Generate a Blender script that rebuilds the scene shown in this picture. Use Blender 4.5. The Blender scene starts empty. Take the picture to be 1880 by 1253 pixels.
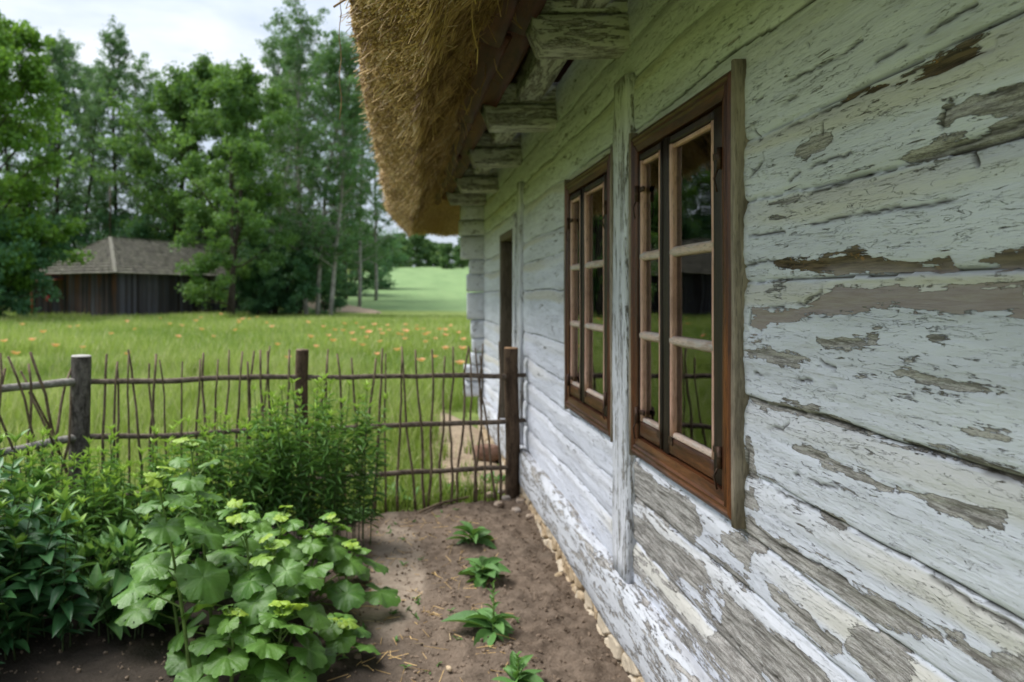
import bpy, bmesh, math, random
import numpy as np
from mathutils import Vector, Matrix
rng = np.random.default_rng(11)
random.seed(5)
PI = math.pi
SC = bpy.context.scene
COL = SC.collection
F, VX, VY, H, XW = 1357.0, 740.0, 542.0, 1.40, 0.85   # measured: focal length in photo pixels, vanishing point, eye height, wall distance

# ------------------------------------------------------------------ helpers
def at(px, py, Y):
    return np.array(((px - VX) / F * Y, Y, H - (py - VY) / F * Y))
def ground_at(px, py, z=0.0):
    Y = (H - z) * F / (py - VY)
    return np.array(((px - VX) / F * Y, Y, z))

def hsh(ix, iy, seed):
    n = (ix.astype(np.int64) * 374761393 + iy.astype(np.int64) * 668265263 + seed * 974634777) & 0x7fffffff
    n = ((n ^ (n >> 13)) * 1274126177) & 0x7fffffff
    n = (n ^ (n >> 16)) & 0xffff
    return n / 65535.0
def vnoise(x, y, seed=0):
    x, y = np.broadcast_arrays(np.asarray(x, float), np.asarray(y, float))
    ix, iy = np.floor(x), np.floor(y)
    fx, fy = x - ix, y - iy
    fx = fx * fx * (3 - 2 * fx); fy = fy * fy * (3 - 2 * fy)
    a = hsh(ix, iy, seed); b = hsh(ix + 1, iy, seed); c = hsh(ix, iy + 1, seed); d = hsh(ix + 1, iy + 1, seed)
    return (a * (1 - fx) + b * fx) * (1 - fy) + (c * (1 - fx) + d * fx) * fy
def fbm(x, y, seed=0, oc=4, g=.5):
    t, a, s = 0, 1, 0
    for i in range(oc):
        t = t + a * vnoise(np.asarray(x) * 2 ** i, np.asarray(y) * 2 ** i, seed + i * 17); s += a; a *= g
    return t / s
def sstep(a, b, x):
    t = np.clip((x - a) / (b - a), 0, 1); return t * t * (3 - 2 * t)

class MB:
    """collects vertices, faces and per-vertex attributes for one mesh object"""
    def __init__(s): s.v = []; s.f = []; s.a = {}; s.n = 0
    def add(s, v, faces, **att):
        v = np.asarray(v, float).reshape(-1, 3)
        if isinstance(faces, np.ndarray): faces = [faces]
        for f in faces:
            if len(f): s.f.append(np.asarray(f, np.int64) + s.n)
        for k in set(att) | set(s.a):
            lst = s.a.setdefault(k, [np.zeros(s.n)] if s.n else [])
            val = att.get(k, 0.0)
            lst.append(np.broadcast_to(np.asarray(val, float), (len(v),)))
        s.v.append(v); s.n += len(v)
    def mesh(s, name, mat, smooth=True):
        me = bpy.data.meshes.new(name)
        V = np.concatenate(s.v); me.vertices.add(len(V)); me.vertices.foreach_set('co', V.astype(np.float32).ravel())
        loops = np.concatenate([f.ravel() for f in s.f])
        tot = np.concatenate([np.full(len(f), f.shape[1]) for f in s.f])
        start = np.concatenate(([0], np.cumsum(tot)[:-1]))
        me.loops.add(len(loops)); me.loops.foreach_set('vertex_index', loops.astype(np.int32))
        me.polygons.add(len(tot)); me.polygons.foreach_set('loop_start', start.astype(np.int32))
        me.polygons.foreach_set('loop_total', tot.astype(np.int32))
        me.polygons.foreach_set('use_smooth', np.full(len(tot), smooth))
        me.update(calc_edges=True)
        for k, l in s.a.items():
            at_ = me.attributes.new(k, 'FLOAT', 'POINT'); at_.data.foreach_set('value', np.concatenate(l).astype(np.float32))
        if mat: me.materials.append(mat)
        me.validate()
        return me
    def build(s, name, mat, parent=None, smooth=True):
        return link(name, s.mesh(name, mat, smooth), parent)

def link(name, me, parent=None):
    o = bpy.data.objects.new(name, me); COL.objects.link(o)
    if parent is not None:
        o.parent = parent
        if parent.type == 'EMPTY': o.matrix_parent_inverse = Matrix.Translation(-Vector(parent.location))
    return o
def tag(o, label, cat, group=None, kind=None):
    if label: o['label'] = label
    if cat: o['category'] = cat
    if group: o['group'] = group
    if kind: o['kind'] = kind
    return o
def thing(name, loc, label, cat, group=None):
    o = bpy.data.objects.new(name, None); COL.objects.link(o); o.location = loc; o.empty_display_size = .2
    return tag(o, label, cat, group)

def tube(path, rad, n=8, cap=True, sq=1.0):
    P = np.asarray(path, float); k = len(P); R = np.broadcast_to(np.asarray(rad, float), (k,))
    T = np.gradient(P, axis=0); T /= np.linalg.norm(T, axis=1, keepdims=True) + 1e-9
    ref = np.array((0, 0, 1.)) if abs(T[0, 2]) < .8 else np.array((1., 0, 0))
    A = np.cross(T, ref); A /= np.linalg.norm(A, axis=1, keepdims=True) + 1e-9
    B = np.cross(T, A)
    th = np.arange(n) / n * 2 * PI
    V = P[:, None] + R[:, None, None] * (np.cos(th)[None, :, None] * A[:, None] + sq * np.sin(th)[None, :, None] * B[:, None])
    i = np.arange(k - 1)[:, None] * n; j = np.arange(n)[None, :]; j2 = (j + 1) % n
    q = np.stack([i + j, i + j2, i + n + j2, i + n + j], -1).reshape(-1, 4)
    fs = [q]; V = V.reshape(-1, 3)
    if cap:
        V = np.concatenate([V, P[:1], P[-1:]]); c0, c1 = k * n, k * n + 1; jj = np.arange(n); jn = (jj + 1) % n
        fs.append(np.stack([np.full(n, c0), jn, jj], -1)); fs.append(np.stack([np.full(n, c1), (k - 1) * n + jj, (k - 1) * n + jn], -1))
    return V, fs

def beam(p0, p1, wa, hb, up=(0, 0, 1), seg=10, jit=.003, ch=.12, seed=0, cut0=0., cut1=0.):
    """hewn beam: rounded-rectangle section swept from p0 to p1 with slight waviness; cut0/cut1 slant the ends along up"""
    p0, p1, up = (np.asarray(a, float) for a in (p0, p1, up))
    d = p1 - p0; L = np.linalg.norm(d); d /= L
    a = np.cross(d, up); a /= np.linalg.norm(a); b = np.cross(a, d)
    c = ch * min(wa, hb)
    w, h = wa / 2, hb / 2
    sec = []
    def edge(A, B, n):
        for t in np.arange(n) / n: sec.append((A[0] + (B[0] - A[0]) * t, A[1] + (B[1] - A[1]) * t))
    pts = [(w - c, -h), (w, -h + c), (w, h - c), (w - c, h), (-w + c, h), (-w, h - c), (-w, -h + c), (-w + c, -h)]
    for q in range(8): edge(pts[q], pts[(q + 1) % 8], 1 if q % 2 == 0 else 4)
    sec = np.array(sec); n = len(sec)
    t = np.linspace(0, 1, seg + 1)
    rg = np.random.default_rng(seed + 100)
    V = []
    for q, tt in enumerate(t):
        off = (fbm(tt * L * 3 + np.arange(n) * .35, seed * 3.1 + np.zeros(n), seed, 3) - .5) * 2 * jit
        s2 = sec * (1 + off[:, None] / min(w, h)) + (np.array((fbm(tt * L * 1.3, 7.7 + seed, 3), fbm(tt * L * 1.3, 3.3 + seed, 4))) - .5) * jit * 2
        sl = (cut0 * (1 - tt) + cut1 * tt) * s2[:, 1:2]
        V.append(p0 + d * (L * tt) + sl * d + s2[:, :1] * a + s2[:, 1:] * b)
    V = np.array(V).reshape(-1, 3); k = seg + 1
    i = np.arange(seg)[:, None] * n; j = np.arange(n)[None, :]; j2 = (j + 1) % n
    q = np.stack([i + j, i + n + j, i + n + j2, i + j2], -1).reshape(-1, 4)
    V = np.concatenate([V, V[:n].mean(0)[None], V[-n:].mean(0)[None]])
    jj = np.arange(n); jn = (jj + 1) % n
    return V, [q, np.stack([np.full(n, k * n), jj, jn], -1), np.stack([np.full(n, k * n + 1), (k - 1) * n + jn, (k - 1) * n + jj], -1)]

def box(lo, hi):
    lo, hi = np.asarray(lo, float), np.asarray(hi, float)
    V = np.array([(x, y, z) for x in (0, 1) for y in (0, 1) for z in (0, 1)], float) * (hi - lo) + lo
    return V, np.array([(0, 1, 3, 2), (4, 6, 7, 5), (0, 4, 5, 1), (2, 3, 7, 6), (0, 2, 6, 4), (1, 5, 7, 3)])

def inst(tv, tf, org, ax, scl, **kw):
    """copies of a small template: tv (k,3), org (n,3), ax (n,3,3) rows = axes, scl (n,3)"""
    tv = np.asarray(tv, float); n, k = len(org), len(tv)
    V = org[:, None] + np.einsum('nki,nij->nkj', tv[None] * scl[:, None], ax)
    fs = [(np.asarray(f)[None] + (np.arange(n) * k)[:, None, None]).reshape(-1, np.asarray(f).shape[1]) for f in tf]
    return V.reshape(-1, 3), fs
def axes(d, nrm):
    d = d / (np.linalg.norm(d, axis=1, keepdims=True) + 1e-9)
    s = np.cross(nrm, d); s /= np.linalg.norm(s, axis=1, keepdims=True) + 1e-9
    return np.stack([d, s, np.cross(d, s)], 1)
def rdir(n, rg=None):
    rg = rg or rng
    v = rg.normal(size=(n, 3)); return v / np.linalg.norm(v, axis=1, keepdims=True)

# ------------------------------------------------------------------ node helpers
class N:
    def __init__(s, name):
        s.m = bpy.data.materials.new(name); s.m.use_nodes = True; s.nt = s.m.node_tree; s.nt.nodes.clear()
    def __call__(s, typ, ins=None, out=0, **props):
        n = s.nt.nodes.new(typ)
        for k, v in props.items(): setattr(n, k, v)
        for k, v in (ins or {}).items():
            if isinstance(v, bpy.types.NodeSocket): s.nt.links.new(v, n.inputs[k])
            else: n.inputs[k].default_value = v
        return n.outputs[out] if out is not None else n
    def attr(s, name, out='Fac'): return s('ShaderNodeAttribute', out=out, attribute_name=name)
    def obj(s): return s('ShaderNodeTexCoord', out='Object')
    def map(s, vec, scale, loc=(0, 0, 0), rot=(0, 0, 0)): return s('ShaderNodeMapping', {'Vector': vec, 'Scale': scale, 'Location': loc, 'Rotation': rot})
    def noise(s, vec, scale=1., det=4., rough=.55, dist=0.): return s('ShaderNodeTexNoise', {'Vector': vec, 'Scale': scale, 'Detail': det, 'Roughness': rough, 'Distortion': dist}, out='Fac')
    def math(s, op, a, b=0., c=0.): return s('ShaderNodeMath', {0: a, 1: b, 2: c}, operation=op)
    def mr(s, x, a, b, c=0., d=1., smooth=True): return s('ShaderNodeMapRange', {'Value': x, 'From Min': a, 'From Max': b, 'To Min': c, 'To Max': d}, interpolation_type='SMOOTHSTEP' if smooth else 'LINEAR')
    def mix(s, f, a, b, blend='MIX'):
        def c4(c): return c if isinstance(c, bpy.types.NodeSocket) else (tuple(c) + (1,) if len(c) == 3 else c)
        n = s('ShaderNodeMix', None, None, data_type='RGBA', blend_type=blend)
        for i, v in ((0, f), (6, c4(a)), (7, c4(b))):
            if isinstance(v, bpy.types.NodeSocket): s.nt.links.new(v, n.inputs[i])
            else: n.inputs[i].default_value = v
        return n.outputs[2]
    def bump(s, h, st=.5, dist=.01, nrm=None):
        d = {'Height': h, 'Strength': st, 'Distance': dist}
        if nrm is not None: d['Normal'] = nrm
        return s('ShaderNodeBump', d)
    def bsdf(s, col, rough=.8, nrm=None, spec=.3, metal=0.):
        c = col if isinstance(col, bpy.types.NodeSocket) else tuple(col) + (1,)
        d = {'Base Color': c, 'Roughness': rough, 'Specular IOR Level': spec, 'Metallic': metal}
        if nrm is not None: d['Normal'] = nrm
        return s('ShaderNodeBsdfPrincipled', d)
    def out(s, sh):
        s('ShaderNodeOutputMaterial', {'Surface': sh}, out=None); return s.m
# ------------------------------------------------------------------ materials
M = {}
def paint_nodes(n, co, grain, m_bias, seamdirt=None, fillet=None, extra=None, white=(.715, .735, .81), chipth=.905):
    """flaking limewash over grey weathered wood. grain: mapping scale stretched along the wood; m_bias: socket, > 0 where bare"""
    g1 = n.noise(n.map(co, [v * 1.0 for v in grain]), 1.0, 9, .62, .6)
    g2 = n.noise(n.map(co, [v * 4.2 for v in grain], (3, 1, 7)), 1.0, 5, .6)
    iso = n.noise(co, 38., 4, .6)
    m = n.math('ADD', m_bias, n.math('MULTIPLY', n.math('SUBTRACT', g1, .5), 1.25))
    m = n.math('ADD', m, n.math('MULTIPLY', n.math('SUBTRACT', g2, .5), .55))
    m = n.math('ADD', m, n.math('MULTIPLY', n.math('SUBTRACT', iso, .5), .34))
    chip = n.noise(n.map(co, [v * 2.1 for v in grain], (5, 8, 2)), 1.0, 7, .66, .4)
    gate = n.noise(n.map(co, [v * .5 for v in grain], (7, 7, 1)), 1.0, 3, .5)
    m2 = n.math('SUBTRACT', n.math('ADD', n.math('MULTIPLY', chip, 1.), n.math('MULTIPLY', gate, .5)), chipth)
    m = n.math('MAXIMUM', m, m2)
    bare = n.mr(m, -.006, .008)
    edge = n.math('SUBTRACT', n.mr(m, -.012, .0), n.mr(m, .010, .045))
    # wood
    fine = n.noise(n.map(co, (grain[0] * 3.5, grain[1] * (3.5 if grain[1] > 10 or grain[0] == 4. and False else 2.0), grain[2] * 3.5), (1, 5, 2)), 1., 6, .72)
    fine2 = n.noise(n.map(co, [v * 30 for v in grain], (8, 5, 2)), 1., 3, .6)
    wood = n.mix(n.mr(fine, .36, .64), (.15, .138, .125), (.50, .475, .445))
    wood = n.mix(n.math('MULTIPLY', n.mr(fine2, .50, .62), .6), wood, (.09, .078, .065))
    resid = n.mr(n.noise(n.map(co, [v * 5 for v in grain], (4, 4, 4)), 1., 8, .75), .52, .66)
    wood = n.mix(n.math('MULTIPLY', resid, .7), wood, (.55, .55, .53))
    # paint
    big = n.noise(n.map(co, [v * .35 for v in grain], (2, 9, 1)), 1., 4, .6)
    pc = n.mix(n.mr(big, .35, .7), white, [c * .84 for c in white])
    st = n.noise(n.map(co, [v * 1.7 for v in grain], (6, 2, 3)), 1., 8, .7)
    pc = n.mix(n.math('MULTIPLY', n.mr(st, .53, .74), .5), pc, (.40, .39, .36))
    if fillet is not None: pc = n.mix(fillet, pc, (.62, .595, .535))
    if extra is not None: pc = extra(pc)
    speck = n.mr(n.noise(co, 150., 3, .7), .66, .72)
    pc = n.mix(n.math('MULTIPLY', speck, .35), pc, (.25, .22, .18))
    # hairline cracks along the grain
    hl = n.math('ABSOLUTE', n.math('SUBTRACT', n.noise(n.map(co, [v * 1.6 for v in grain], (11, 3, 5)), 1., 6, .6, 1.0), .5))
    hl2 = n.math('ABSOLUTE', n.math('SUBTRACT', n.noise(n.map(co, [v * 3.1 for v in grain], (1, 13, 2)), 1., 5, .6, .6), .5))
    hl = n.math('MAXIMUM', n.math('MULTIPLY', n.mr(hl, .0, .007, 1, 0), n.mr(g1, .47, .55)), n.math('MULTIPLY', n.mr(hl2, .0, .008, .8, 0), n.mr(g2, .50, .58)))
    hl = n.math('MULTIPLY', hl, n.math('SUBTRACT', 1., bare))
    col = n.mix(bare, pc, wood)
    col = n.mix(n.math('MULTIPLY', edge, .5), col, (.075, .064, .052))  # rim of each flake darkened: dirt and contact shade put into the colour
    col = n.mix(n.math('MULTIPLY', hl, .8), col, (.07, .06, .05))
    if seamdirt is not None: col = n.mix(seamdirt, col, (.055, .048, .038))
    hgt = n.math('ADD', n.math('MULTIPLY', n.math('SUBTRACT', 1., n.mr(m, -.03, .012)), 1.0), n.math('MULTIPLY', fine, .25))
    hgt = n.math('ADD', hgt, n.math('MULTIPLY', n.noise(n.map(co, [v * 6 for v in grain]), 1., 6, .65), .55))
    hgt = n.math('SUBTRACT', hgt, n.math('MULTIPLY', hl, .8))
    nr = n.bump(hgt, 1.0, .0048)
    return col, nr, bare

def mk_wall():
    n = N('flaking_limewash_wall'); co = n.obj()
    mb = n.attr('bare'); fil = n.attr('fillet'); dirt = n.attr('dirt'); alg_bounce = n.attr('algae_bounce'); dark = n.attr('darkwood')
    pink = n.attr('pink')
    ex = lambda pc: n.mix(alg_bounce, pc, (.50, .52, .42))
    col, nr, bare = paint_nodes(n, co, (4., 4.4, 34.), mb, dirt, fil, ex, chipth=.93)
    bd = n.math('MULTIPLY', bare, dark)
    g = n.noise(n.map(co, (20, 12, 160), (1, 1, 1)), 1., 5, .65)
    dk = n.mix(n.mr(g, .35, .62), (.035, .026, .017), (.16, .115, .065))
    dk = n.mix(n.mr(n.noise(co, 30., 5, .7), .60, .68), dk, (.30, .16, .05))
    col = n.mix(bd, col, dk)
    pk = n.mix(n.mr(g, .3, .7), (.30, .245, .225), (.37, .325, .30))
    col = n.mix(n.math('MULTIPLY', bare, pink), col, pk)
    return n.out(n.bsdf(col, .85, nr, .25))
def mk_paint(name, grain, bias, white=(.66, .68, .66), tint=None):
    n = N(name); co = n.obj()
    v = n('ShaderNodeValue'); v.default_value = bias
    info = n('ShaderNodeObjectInfo', out='Random')
    co = n('ShaderNodeVectorMath', {0: co, 1: n('ShaderNodeCombineXYZ', {0: n.math('MULTIPLY', info, 37.), 1: n.math('MULTIPLY', info, 11.), 2: n.math('MULTIPLY', info, 23.)})}, operation='ADD')
    ex = (lambda pc: n.mix(tint[3], pc, tint[:3])) if tint else None
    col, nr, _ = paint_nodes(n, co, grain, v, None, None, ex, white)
    return n.out(n.bsdf(col, .85, nr, .25))
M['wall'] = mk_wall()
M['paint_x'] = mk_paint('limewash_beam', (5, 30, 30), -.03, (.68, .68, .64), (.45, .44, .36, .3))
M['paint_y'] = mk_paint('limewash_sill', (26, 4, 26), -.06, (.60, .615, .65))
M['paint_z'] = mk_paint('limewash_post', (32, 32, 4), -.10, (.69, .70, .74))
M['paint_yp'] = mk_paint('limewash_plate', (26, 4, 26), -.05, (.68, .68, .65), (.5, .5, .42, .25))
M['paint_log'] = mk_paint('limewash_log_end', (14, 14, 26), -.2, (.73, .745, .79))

def mk_wood(name, grain, c0, c1, c2, rough=.5, spec=.4, fade=.0, fadec=(.3, .28, .25), bs=.4):
    n = N(name); co = n.obj()
    w = n.noise(n.map(co, grain), 1., 6, .65, .8)
    w2 = n.noise(n.map(co, [g * 5 for g in grain], (4, 2, 9)), 1., 4, .6)
    big = n.noise(n.map(co, [g * .22 for g in grain], (1, 2, 3)), 1., 5, .6)
    col = n.mix(n.mr(w, .3, .7), c0, c1)
    col = n.mix(n.mr(big, .50, .70), col, c2)
    col = n.mix(n.math('MULTIPLY', n.mr(w2, .5, .7), .6), col, [c * .35 for c in c0])
    col = n.mix(n.math('MULTIPLY', n.mr(n.noise(n.map(co, [g * .12 + 2 for g in grain], (5, 3, 8)), 1., 6, .7), .50, .68), .75), col, [c * .6 for c in c0])
    if fade: col = n.mix(n.math('MULTIPLY', n.mr(n.noise(n.map(co, [g * .7 for g in grain], (9, 9, 9)), 1., 7, .7), .48, .66), fade), col, fadec)
    nr = n.bump(n.math('ADD', w2, w), bs, .004)
    return n.out(n.bsdf(col, rough, nr, spec))
BR = ((.04, .012, .005), (.135, .042, .013), (.27, .095, .024))
M['brown_z'] = mk_wood('brown_casing_upright', (60, 60, 5), *BR, rough=.42)
M['brown_y'] = mk_wood('brown_casing_level', (60, 5, 60), (.035, .012, .006), (.105, .036, .014), (.19, .072, .025), rough=.42, fade=.12, fadec=(.30, .25, .2))
M['dark_z'] = mk_wood('dark_stile_upright', (60, 60, 6), (.014, .008, .006), (.03, .015, .009), (.06, .028, .014), rough=.5)
M['grey_z'] = mk_wood('grey_board_upright', (50, 50, 5), (.20, .16, .12), (.38, .315, .24), (.30, .235, .165), rough=.7, spec=.2)
M['door_z'] = mk_wood('door_plank', (30, 30, 3), (.035, .026, .02), (.075, .055, .04), (.1, .075, .05), rough=.7, spec=.2)
M['jamb_z'] = mk_wood('door_jamb', (30, 30, 3), (.12, .095, .07), (.2, .165, .125), (.16, .12, .085), rough=.8, spec=.2)
M['putty_z'] = mk_wood('pink_putty_upright', (40, 40, 6), (.60, .33, .245), (.70, .44, .34), (.60, .38, .29), rough=.6, fade=.1, fadec=(.5, .47, .43))
M['putty_y'] = mk_wood('pink_putty_level', (50, 8, 50), (.56, .40, .31), (.66, .53, .44), (.56, .46, .39), rough=.65, fade=.75, fadec=(.5, .49, .46))
M['eave_y'] = mk_wood('brown_eave_board', (26, 3, 26), (.05, .017, .008), (.11, .034, .015), (.15, .05, .02), rough=.6, spec=.25)

def mk_glass():
    n = N('window_glass')
    fr = n('ShaderNodeFresnel', {'IOR': 1.95})
    tr = n('ShaderNodeBsdfTransparent', {'Color': (.86, .9, .88, 1)})
    wob = n.bump(n.noise(n.map(n.obj(), (3, 3, 3)), 1., 2, .5), .06, .02)
    gl = n('ShaderNodeBsdfGlossy', {'Color': (1, 1, 1, 1), 'Roughness': .015, 'Normal': wob})
    return n.out(n('ShaderNodeMixShader', {0: fr, 1: tr, 2: gl}))
M['glass'] = mk_glass()
def mk_plain(name, c, rough=.8, spec=.3, metal=0., var=.25, sc=20., bump=.0):
    n = N(name); co = n.obj(); f = n.noise(co, sc, 5, .6)
    col = n.mix(n.mr(f, .3, .7), [v * (1 - var) for v in c], [min(1, v * (1 + var)) for v in c])
    nr = n.bump(f, bump, .01) if bump else None
    return n.out(n.bsdf(col, rough, nr, spec, metal))
M['room'] = mk_plain('dark_room', (.045, .042, .038))
M['iron'] = mk_plain('rusty_iron', (.06, .032, .02), .55, .4, .4, .5, 90., .3)
def mk_curtain():
    n = N('lace_curtain'); co = n.obj()
    sp = n('ShaderNodeSeparateXYZ', {0: co}, out=None); y, z = sp.outputs[1], sp.outputs[2]
    vor = n('ShaderNodeTexVoronoi', {'Vector': n.map(co, (1, 40, 40)), 'Scale': 1.}, out='Distance')
    hole = n.mr(vor, .28, .42)
    zig = n.math('ABSOLUTE', n.math('SUBTRACT', n.math('FRACT', n.math('MULTIPLY', y, 28.)), .5))
    a = n.math('MULTIPLY', n.math('SUBTRACT', 1., n.math('MULTIPLY', hole, .55)), .8)
    band = n.math('GREATER_THAN', n.math('SINE', n.math('ADD', n.math('MULTIPLY', z, 420.), n.math('MULTIPLY', zig, 9.))), -.2)
    a = n.math('MULTIPLY', a, n.math('ADD', .55, n.math('MULTIPLY', band, .45)))
    sh = n('ShaderNodeMixShader', {0: a, 1: n('ShaderNodeBsdfTransparent'), 2: n('ShaderNodeMixShader', {0: .5, 1: n('ShaderNodeBsdfDiffuse', {'Color': (.75, .76, .74, 1)}), 2: n('ShaderNodeBsdfTranslucent', {'Color': (.75, .76, .74, 1)})})})
    return n.out(sh)
M['curtain'] = mk_curtain()

def mk_thatch():
    n = N('straw_thatch'); co = n.obj(); t = n.attr('tint')
    a = n.noise(co, 90., 5, .7); b = n.noise(co, 3.5, 4, .6)
    col = n.mix(n.mr(a, .3, .7), (.22, .135, .052), (.60, .39, .155))
    col = n.mix(n.mr(b, .35, .7), col, n.mix(.55, col, (.33, .19, .06)))
    dk = n.mr(n.noise(co, 130., 3, .6), .58, .64)
    col = n.mix(n.math('MULTIPLY', dk, .6), col, (.05, .03, .014))
    nr = n.bump(n.math('ADD', a, n.noise(co, 22., 4, .6)), .9, .02)
    return n.out(n.bsdf(col, .75, nr, .25))
M['thatch'] = mk_thatch()
def mk_straw():
    n = N('straw_stalk'); t = n.attr('tint')
    col = n.mix(t, (.19, .11, .04), (.74, .50, .20)); col = n.mix(n.mr(t, .9, 1.), col, (.62, .47, .27))
    return n.out(n.bsdf(col, .6, None, .35))
M['straw'] = mk_straw()

def mk_soil():
    n = N('garden_soil'); co = n.obj(); p = n.attr('sand'); dk = n.attr('damp')
    a = n.noise(co, 14., 8, .7); b = n.noise(co, 70., 5, .7); c = n.noise(co, 2.2, 5, .6)
    col = n.mix(n.mr(a, .3, .7), (.105, .077, .056), (.235, .178, .132))
    col = n.mix(n.mr(c, .4, .65), col, n.mix(.5, col, (.15, .118, .09)))
    col = n.mix(n.math('MULTIPLY', n.mr(b, .55, .7), .5), col, (.27, .21, .155))
    sd = n.mix(n.mr(a, .3, .7), (.26, .205, .155), (.37, .305, .235))
    pm = n.mr(n.math('ADD', p, n.math('MULTIPLY', n.math('SUBTRACT', c, .5), .7)), .35, .75)
    col = n.mix(pm, col, sd)
    col = n.mix(n.math('MULTIPLY', dk, .92), col, (.030, .026, .022))
    nr = n.bump(n.math('ADD', a, n.math('MULTIPLY', b, .6)), 1., .022)
    return n.out(n.bsdf(col, .95, nr, .12))
M['soil'] = mk_soil()
M['clod'] = mk_plain('soil_clod', (.185, .138, .10), .95, .1, 0, .35, 40., .5)
def mk_ground():
    n = N('meadow_ground'); co = n.obj(); fld = n.attr('field')
    a = n.noise(co, 1.2, 6, .65); b = n.noise(co, .12, 4, .6); c = n.noise(co, 9., 6, .7)
    col = n.mix(n.mr(a, .3, .7), (.11, .15, .04), (.19, .24, .065))
    col = n.mix(n.mr(b, .4, .65), col, n.mix(.5, col, (.19, .24, .06)))
    col = n.mix(n.math('MULTIPLY', n.mr(c, .5, .7), .4), col, (.03, .05, .012))
    f = n.mix(n.mr(n.noise(n.map(co, (.3, .05, .3)), 1., 5, .6), .3, .7), (.12, .18, .075), (.165, .235, .10))
    f = n.mix(n.mr(a, .35, .75), f, (.15, .24, .095))
    col = n.mix(fld, col, f)
    return n.out(n.bsdf(col, .95, n.bump(c, .6, .05), .1))
M['ground'] = mk_ground()
def mk_leaf(name, lo, hi, new=(.2, .3, .03), tr=.3, rough=.5, spec=.3, vein=None, hue=.0):
    """tint 0..1 shades between old and young leaves, vein lightens the ribs"""
    n = N(name); co = n.obj(); t = n.attr('tint')
    col = n.mix(t, lo, hi); col = n.mix(n.mr(t, .82, 1.), col, new)
    pt = n.noise(co, 9., 3, .6)
    col = n.mix(n.mr(pt, .3, .7), n.mix(.25, col, (.01, .02, .006)), col)
    nr = None
    if vein:
        v = n.attr('vein'); col = n.mix(n.math('MULTIPLY', v, .5), col, vein)
        q = n.noise(co, 95., 5, .6)
        nr = n.bump(n.math('ADD', q, n.math('MULTIPLY', v, -.22)), .5, .006)
    p = n.bsdf(col, rough, nr, spec)
    tl = n.mix(.5, col, (.16, .26, .02))
    return n.out(n('ShaderNodeMixShader', {0: tr, 1: p, 2: n('ShaderNodeBsdfTranslucent', {'Color': tl})}))
M['hollyhock'] = mk_leaf('hollyhock_leaf', (.085, .21, .035), (.20, .385, .065), (.38, .55, .06), .38, .40, .5, (.24, .40, .11))
M['aster'] = mk_leaf('aster_leaf', (.065, .175, .04), (.22, .42, .08), (.42, .62, .10), .3, .45, .35)
M['broad'] = mk_leaf('broad_shrub_leaf', (.045, .145, .055), (.125, .29, .08), (.30, .48, .08), .25, .4, .4)
M['rosette'] = mk_leaf('seedling_leaf', (.075, .19, .045), (.14, .30, .07), (.2, .38, .08), .25, .5, .3, (.15, .25, .1))
M['broadleaf'] = mk_leaf('ovate_leaf', (.06, .165, .045), (.15, .31, .085), (.26, .44, .08), .3, .5, .35, (.2, .32, .12))
M['grass'] = mk_leaf('grass_blade', (.15, .24, .045), (.40, .48, .115), (.62, .58, .32), .5, .5, .25)
M['lf_maple'] = mk_leaf('maple_leaf', (.07, .17, .05), (.19, .355, .08), (.28, .46, .09), .45, .5, .3)
M['lf_bright'] = mk_leaf('lime_leaf', (.08, .20, .03), (.20, .39, .05), (.28, .48, .06), .45, .5, .3)
M['lf_poplar'] = mk_leaf('poplar_leaf', (.065, .16, .075), (.155, .295, .125), (.23, .37, .16), .42, .5, .3)
M['lf_birch'] = mk_leaf('birch_leaf', (.07, .175, .075), (.165, .31, .11), (.24, .39, .14), .42, .5, .3)
M['lf_dark'] = mk_leaf('elder_leaf', (.045, .145, .07), (.13, .29, .12), (.18, .36, .13), .38, .45, .35)
M['lf_far'] = mk_leaf('far_leaf', (.05, .12, .05), (.15, .26, .07), (.24, .35, .08), .2, .6, .2)
def mk_bark(name, c0, c1, sc=(30, 30, 6), bs=.8, spot=None):
    n = N(name); co = n.obj()
    a = n.noise(n.map(co, sc), 1., 6, .7, .5); b = n.noise(co, 60., 4, .7)
    col = n.mix(n.mr(a, .32, .68), c0, c1)
    col = n.mix(n.math('MULTIPLY', n.mr(b, .5, .68), .5), col, [v * .4 for v in c0])
    if spot: col = n.mix(n.mr(n.noise(n.map(co, (2, 2, 7)), 1., 5, .7), .55, .64), col, spot)
    return n.out(n.bsdf(col, .9, n.bump(n.math('ADD', a, b), bs, .01), .15))
M['bark'] = mk_bark('tree_bark', (.025, .021, .015), (.065, .055, .04), (6, 6, 1.5))
M['bark_birch'] = mk_bark('birch_bark', (.20, .19, .165), (.34, .33, .29), (3, 3, 2), .4, (.05, .045, .04))
M['bark_grey'] = mk_bark('fence_post_bark', (.045, .038, .034), (.17, .15, .135), (40, 40, 14))
M['bark_brown'] = mk_bark('brown_post_bark', (.05, .033, .022), (.14, .095, .062), (34, 34, 7))
M['stick'] = mk_bark('fence_stick_bark', (.09, .065, .044), (.23, .17, .118), (40, 40, 9), .5)
M['rail'] = mk_bark('fence_rail_bark', (.075, .056, .042), (.20, .16, .125), (30, 30, 30), .5)
M['rail_grey'] = mk_bark('pale_rail_bark', (.16, .145, .125), (.33, .31, .28), (20, 20, 20), .5)
M['cut'] = mk_plain('sawn_wood', (.46, .27, .15), .8, .2, 0, .25, 60., .2)
M['cutgrey'] = mk_plain('sawn_wood_grey', (.36, .34, .31), .85, .2, 0, .25, 60., .2)
M['stem'] = mk_plain('green_stem', (.14, .22, .05), .5, .3, 0, .25, 30.)
M['stem_dark'] = mk_plain('dark_stem', (.05, .075, .025), .6, .3, 0, .3, 30.)
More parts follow.
